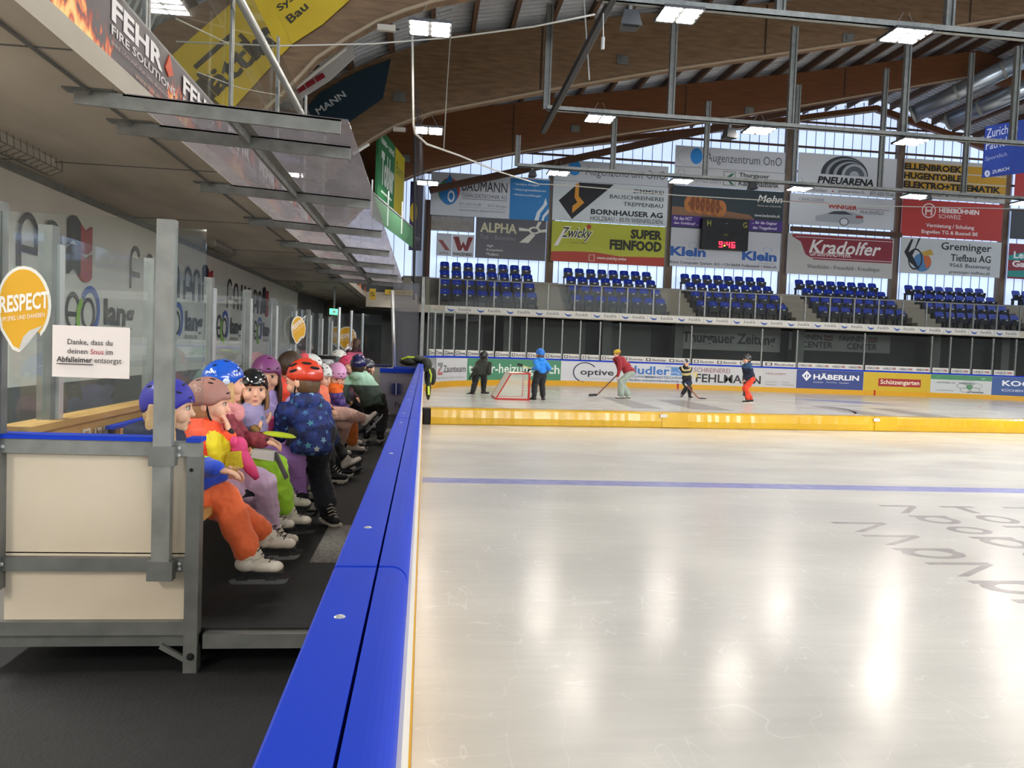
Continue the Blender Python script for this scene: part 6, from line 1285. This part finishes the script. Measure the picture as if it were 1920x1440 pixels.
# standing child in the star jacket
ST = mat('star_jacket_navy', '#18224e', .7, col2='#22357c', nscale=16, ncontrast=.08, bump=.15, bscale=80)
sb = Vector((-.725, 5.25, ZF)); hcF = hcen(568, 674, 5.22, 1.14); 
pF = person('standing child in navy star jacket and orange red helmet seen from behind', sb, (-.45, .9, 0), 1.14, head=hcF, pelvis=(sb.x, sb.y - .02, ZF + .62), hands=[PY(528, 790, 5.45), PY(604, 800, 5.5)], feet=[(sb.x - .085, sb.y + .02, ZF + .115), (sb.x + .11, sb.y - .02, ZF + .115)], look=(-.95, .35, -.22), long=.1,
    near=True, hair='#5f452c', hairlen=.0, helm=('#d23c1e', dict(style='bike', rough=.3)), jmats=[ST], trousers='#10131f', skates='k', fat=.98, flare=1.2, feetdir=[(-.3, .9, 0), (.5, -.85, -.02)], gloves=None, folds=.022)
jk = [o for o in pF['root'].children if o.name.startswith('jacket')][0]
bv = BVHTree.FromPolygons([v.co[:] for v in jk.data.vertices], [tuple(p.vertices) for p in jk.data.polygons])
random.seed(5); cols = ['#5f8db8', '#3f6ea0', '#7ba4c8', '#2f4a8c', '#4a8aa0']; STB = {c: MB() for c in cols}; used = []
for k in range(900):
    f_ = random.choice(jk.data.polygons); c = f_.center; n_ = f_.normal
    if any((c - u_).length < .052 for u_ in used): continue
    used.append(c.copy()); u1 = n_.orthogonal().normalized(); a0 = random.uniform(0, 6.3); u1 = Matrix.Rotation(a0, 3, n_) @ u1; u2 = n_.cross(u1); R0 = random.choice((.019, .024, .027)); b = STB[random.choice(cols)]; vs = [c + n_ * .0022]
    for j in range(10):
        rr = R0 if j % 2 == 0 else R0 * .45; a = j * PI / 5; q = c + (u1 * math.cos(a) + u2 * math.sin(a)) * rr; h_ = bv.find_nearest(q)
        vs.append(h_[0] + h_[1] * .0022)
    b.add(vs, [(0, 1 + j, 1 + (j + 1) % 10) for j in range(10)])
for c, b in STB.items(): tag(b.build('star_print', flat(c, .7), pF['root']), kind='stuff')
K_ = PY(594, 842, 5.05) - sb; b = MB(); b.prism([(.022 * (1 if j % 2 == 0 else .5) * math.sin(j * PI / 5), .022 * (1 if j % 2 == 0 else .5) * math.cos(j * PI / 5)) for j in range(10)], lambda u, v, d: (K_.x + u, K_.y + d, K_.z + v), 0, .004); b.build('star_pendant', flat('#b9c0bc', .3), pF['root'])
# further along the bench
seated('grown helper with short brown hair and coral red jacket on the bench', (548, 655), 6.9, 1.22, [PY(560, 800, 6.8), PY(570, 800, 7.1)], [(-.8, 6.8, .22), (-.78, 7.1, .22)], hair='#3c2a1c', jacket='#f04a36', trousers='#1a1b20', skates='k', look=(.75, .6, -.1), fat=1.15)
pH = seated('child with white helmet with pink dotted side, black trousers and raised skates', (584, 663), 7.3, 1.1, [PY(602, 760, 7.2), PY(605, 760, 7.4)], [PY(668, 893, 7.0), PY(655, 890, 7.35)], hair='#6a4a2c', helm=('#d5d8d2', dict(style='skate', rough=.3)), jacket='#a83a3a', trousers='#15161a', skates='w', look=(1, .5, 0), feetdir=[(1, 0, .55), (1, .1, .5)])
hc_, HM_ = pH['helm'][1], pH['HM']; one('pink_side', lambda b: b.ell(hc_ + HM_ @ Vector((-.012, -.05, .03)), (.096, .085, .085), 20, 12, HM_), flat('#ec5a66', .2), parent=pH['helm'][0], smooth=True)
seated('child in coral sleeves and beige trousers with white helmet, one leg crossed', (603, 681), 7.6, 1.06, [PY(622, 770, 7.4), PY(600, 745, 7.5)], [PY(632, 838, 7.9), PY(680, 785, 7.9)], hair='#b07a40', hairlen=.06, helm=('#dcdcd6', dict(style='skate', rough=.4)), jacket='#f07c5a', trousers='#e0b4a2', skates='w', look=(1, -.4, -.25), feetdir=[(1, -.1, 0), (.7, 0, .8)])
pJ = seated('child with silver helmet, goggles on top and dark jacket looking at camera', (611, 665), 8.7, 1.12, [PY(628, 760, 8.6), PY(630, 765, 8.8)], [(-.76, 8.7, .22), (-.76, 8.9, .22)], hair='#4a3424', helm=('#a9a8a8', dict(style='skate', rough=.25)), jacket='#3a2028', trousers='#1a1a20', skates='k', look=(.35, -1, 0))
hc_, HM_ = pJ['hc'], pJ['HM']; one('spectacles', lambda b: [b.tube([hc_ + HM_ @ Vector((sd * .032 + .02 * math.cos(a), .1, .018 * math.sin(a))) for a in [i * PI / 5 for i in range(11)]], .003, 5) for sd in (-1, 1)], DARK, parent=pJ['root'])
one('goggles', lambda b: b.tube([pJ['helm'][1] + HM_ @ Vector((.1 * math.sin(a), .1 * math.cos(a), .085)) for a in [i * PI / 6 - PI / 2 for i in range(7)]], .02, 8), DARK, parent=pJ['root'])
pK = seated('child with light pink helmet bending down, purple jacket and orange scarf', (633, 680), 8.1, 1.08, [PY(655, 775, 7.9), PY(658, 778, 8.2)], [PY(660, 832, 8.4), PY(668, 835, 8.6)], hair='#6a4a2c', helm=('#e0a0c8', dict(style='skate', rough=.4, vents=[(-.3, .5), (.3, .5), (-1, .4), (1, .4), (0, .3)])), jmats=[mat('jacket_purple_print', '#7058a8', .75, col2='#3a2c66', nscale=20, ncontrast=.08), mat('orange_scarf', '#ee6a1e', .8)], zone=lambda d: 1 if (d['p'] - d['neck']).z > -.05 else 0, trousers='#f88a3c', skates='w', look=(.4, -.8, -.55), dx=-.1)
seated('child with bright pink helmet beside the green jacket child', (651, 666), 10.9, 1.1, [PY(668, 745, 10.8), PY(668, 748, 11.0)], [(-.66, 10.8, .22), (-.66, 11.0, .22)], hair='#5a3d28', hairlen=.06, helm=('#e2486e', dict(style='skate', rough=.4)), jacket='#5b3040', trousers='#30303a', skates='w', look=(.8, -.6, -.1))
seated('child with plain grey helmet between silver and pink helmets', (632, 668), 11.4, 1.12, [PY(645, 745, 11), PY(645, 748, 11.2)], [(-.7, 11, .22), (-.7, 11.2, .22)], hair='#5a3d28', helm=('#4c5556', dict(style='skate', rough=.6)), jacket='#2c3034', trousers='#26262c', skates='k', look=(1, .3, 0))
seated('child with pearl white helmet farthest back on the bench', (637, 655), 12.3, 1.2, [PY(650, 735, 11.8), PY(652, 738, 12)], [(-.7, 11.8, .22), (-.7, 12.0, .22)], hair='#5a3d28', helm=('#dedccf', dict(style='skate', rough=.3)), jacket='#6a3038', trousers='#26262c', skates='k', look=(1, .4, 0))
GM = mat('jacket_mint', '#b4dcc0', .75, bump=.15, bscale=100); GD = mat('jacket_dark_green', '#4c5a50', .75, bump=.15, bscale=100)
ob = Vector((-.62, 9.75, ZF)); hO = hcen(673, 664, 9.72, 1.12)
person('standing child in mint and dark green jacket with navy helmet seen from behind', ob, (.1, 1, 0), 1.12, head=hO, pelvis=(ob.x, ob.y, ZF + .56), hands=[PY(652, 752, 9.9), PY(697, 750, 9.9)], feet=[(ob.x - .08, ob.y + .05, ZF + .115), (ob.x + .1, ob.y, ZF + .115)], hair='#3a2a1c', helm=('#1c1a50', dict(style='skate', rough=.25)), jmats=[GM, GD], zone=lambda d: 0 if (d['p'] - d['chest']).z > -.01 else 1, trousers='#15161a', skates='k', fat=1.08, long=.06, facing_vis=False, look=(.1, 1, -.05))
seated('child in striped jacket and dark red trousers mostly hidden by the green jacket', (690, 672), 11.2, 1.05, [PY(712, 765, 11.0), PY(705, 768, 11.3)], [PY(712, 768, 10.9), PY(708, 812, 11.0)], hair='#5a3d28', helm=('#303038', dict(style='skate')), jmats=[mat('white_stripe_cloth', '#c9c8c4', .8), mat('black_stripe_cloth', '#1d1d22', .8)], zone=lambda d: int((d['p'].z * 22) % 2), trousers='#7c1e34', skates='w', look=(1, .5, 0))
# woman drinking behind the bench end
wb_ = Vector((-1.08, 14.1, -.07)); hW = hcen(667, 634, 14.0, .95, False)
pW = person('woman with brown plait and pink jacket drinking by the far sticker', wb_, (-.8, .1, 0), .86, head=hW, pelvis=(wb_.x, wb_.y, .62), hands=[PY(652, 657, 13.8), PY(654, 660, 14.1)], feet=[(wb_.x - .1, wb_.y - .1, .0), (wb_.x + .05, wb_.y + .1, .0)], adult=True, hair='#4a3020', hairlen=.03, jmats=[mat('jacket_pink', '#b8506c', .75), mat('dark_collar', '#3a141e', .8)], zone=lambda d: 1 if (d['p'] - d['neck']).z > -.05 else 0, trousers='#24242a', skates=None, look=(-1, .05, .1), knee_pole=(0, 0, 1), elbow=[(0, -.6, -1), (0, .6, -1)])
prop('drinking_bottle', 'white drinking bottle raised by the woman in pink', 'bottle', lambda b: b.tube([PY(655, 650, 13.8), PY(650, 654, 13.8), PY(646, 657, 13.8)], [.014, .03, .034], 10), flat('#d9d6d2', .4), PY(650, 654, 13.8), smooth=True)
# --- on the ice
def skater(label, px, py, topy, face, s, hands, feet, leanx=0, adult=False, pz=.55, **k):
    g_ = PZ(px, py, 0); Y = g_.y; hx = k.pop('headx', px); hc = PY(hx, topy, Y); hc.z -= (.119 if k.get('helm') else .1) * s
    return person(label, g_, face, s, head=hc, pelvis=(g_.x + k.pop('pdx', 0), Y, pz), hands=[PY(*hands[0], Y - .1), PY(*hands[1], Y + .12)] if hands else None, feet=[PY(*feet[0], Y - .08) + Vector((0, 0, .1)), PY(*feet[1], Y + .08) + Vector((0, 0, .1))], adult=adult, **k), g_
skater('skater with black helmet, dark green jacket and black trousers near the corner', 897, 739, 658, (.3, 1, 0), 1.32, [(886, 702), (913, 700)], [(886, 741), (906, 739)], pz=.72, headx=908, hair='#2a2018', helm=('#141416', dict(style='skate')), jacket='#262b20', trousers='#121316', skates='k', fat=1.15, long=.08, facing_vis=False, look=(.4, 1, .05), gloves='#1c2018', feetdir=[(-.8, .4, 0), (.9, .2, 0)])
sk, g_ = skater('skater with blue helmet and bright blue jacket beside the goal', 1012, 750, 653, (-.5, .9, 0), 1.28, [(998, 692), (1027, 694)], [(1001, 751), (1018, 751)], pz=.76, headx=1013, hair='#6a4a2c', helm=('#1f6fc8', dict(style='skate', rough=.5)), jacket='#1c84e0', trousers='#131418', skates='k', fat=1.1, facing_vis=False, look=(-.6, .8, 0), gloves='#101012', feetdir=[(-.6, .3, 0), (.3, .8, 0)])
def stick(label, a, knee, tip, shaftc='#2a2a2c', blade='#141414'):
    t = empty('hockey_stick', a, 0, label, 'hockey stick'); A_, B__, C__ = Vector((0, 0, 0)), knee - a, tip - a
    one('shaft', lambda b: b.bar(A_, B__, .025, .035), flat(shaftc), parent=t); one('blade', lambda b: b.bar(B__ + Vector((0, 0, .01)), C__, .02, .07), flat(blade), parent=t); one('grip_tape', lambda b: b.bar(A_, A_.lerp(B__, .15), .028, .038), flat('#c9c5bb'), parent=t)
Y = g_.y; stick('hockey stick with pale shaft held up by the blue jacket skater', PY(999, 692, Y - .1), PY(980, 686, Y - .2), PY(970, 683, Y - .2), '#b9b878')
sk, g_ = skater('woman in red jumper, pale green trousers and yellow hat bending with a stick', 1172, 747, 657, (-1, -.15, 0), 1.0, [(1158, 706), (1160, 696)], [(1164, 747), (1178, 747)], pz=.8, headx=1157, pdx=.13, adult=True, hair='#6a4428', jacket='#98202c', trousers='#9ba79a', skates='w', look=(-1, -.1, -.35), flare=1.3, fat=.95, feetdir=[(-1, 0, 0), (-1, .1, 0)], facing_vis=False)
HM_, hc_ = sk['HM'], sk['hc']; o = one('knitted_hat', lambda b: b.ell(hc_ + HM_ @ Vector((0, -.02, .045)), (.1, .115, .085), 16, 10, HM_), [mat('hat_yellow', '#c9a832', .9)], parent=sk['root'], smooth=True); one('hat_band', lambda b: b.ell(hc_ + HM_ @ Vector((0, -.02, .03)), (.104, .118, .028), 16, 6, HM_), flat('#9c3026', .9), parent=sk['root'], smooth=True)
Y = g_.y; stick('long hockey stick held down to the left by the woman in red', PY(1166, 694, Y), PY(1119, 741, Y), PY(1104, 741, Y), '#6a4030')
JY = mat('jersey_yellow', '#c9b880', .8); JK = mat('jersey_black', '#18181f', .8); JB = mat('jersey_blue', '#24469c', .8)
sk, g_ = skater('small hockey player in black yellow and blue jersey with white cage helmet', 1287, 746, 674, (0, -1, 0), 1.02, [(1282, 712), (1300, 712)], [(1278, 746), (1293, 747)], pz=.5, headx=1287, hair='#3a2a1c', helm=('#d8d8dc', dict(style='skate')), jmats=[JK, JY, JB], zone=lambda d: 2 if (d['p'] - d['pv']).z < .02 else (1 if int(((d['p'] - d['neck']).length * 17)) in (2, 4) else 0), trousers='#15161c', skates='k', fat=1.3, look=(.1, -1, -.1), gloves='#20242c', feetdir=[(-.4, -1, 0), (.4, -1, 0)])
one('helmet_stripe', lambda b: b.ell(sk['helm'][1] + Vector((0, 0, .04)), (.06, .125, .085), 14, 8), flat('#2a2a30', .4), parent=sk['root'], smooth=True)
bt = Sign('jersey_number', None, None, (0, 0, 0), 0, .16, .16, None); bt.root.parent = sk['root']; bt.root.location = (.1, -.2, .68); bt.text('73', 0, 0, 1, 1, '#d8c04a', .03)
Y = g_.y; stick('hockey stick of the small hockey player reaching to the right', PY(1284, 719, Y - .25), PY(1311, 748, Y - .3), PY(1324, 749, Y - .3), '#8c4a30')
ib = skater('skater in navy jacket, black helmet and bright orange trousers facing left', 1404, 755, 664, (-1, -.2, 0), 1.3, [(1397, 712), (1398, 716)], [(1402, 755), (1408, 754)], pz=.72, headx=1401, hair='#3a2a1c', helm=('#17181b', dict(style='skate')), jmats=[mat('jacket_deep_navy', '#1a2338', .8), mat('jacket_steel_blue', '#34557c', .8)], zone=lambda d: 1 if (d['p'] - d['neck']).z > -.12 else 0, trousers='#e0401c', skates='k', fat=1.1, long=.08, look=(-1, -.2, -.2), feetdir=[(-1, -.1, 0), (-1, .1, 0)])
Y = ib[1].y; stick('hockey stick held upright in front of the orange trousers skater', PY(1398, 712, Y - .1), PY(1396, 733, Y - .15), PY(1395, 742, Y - .15), '#3a3a3c')
bpy.data.scenes.remove(TMP)
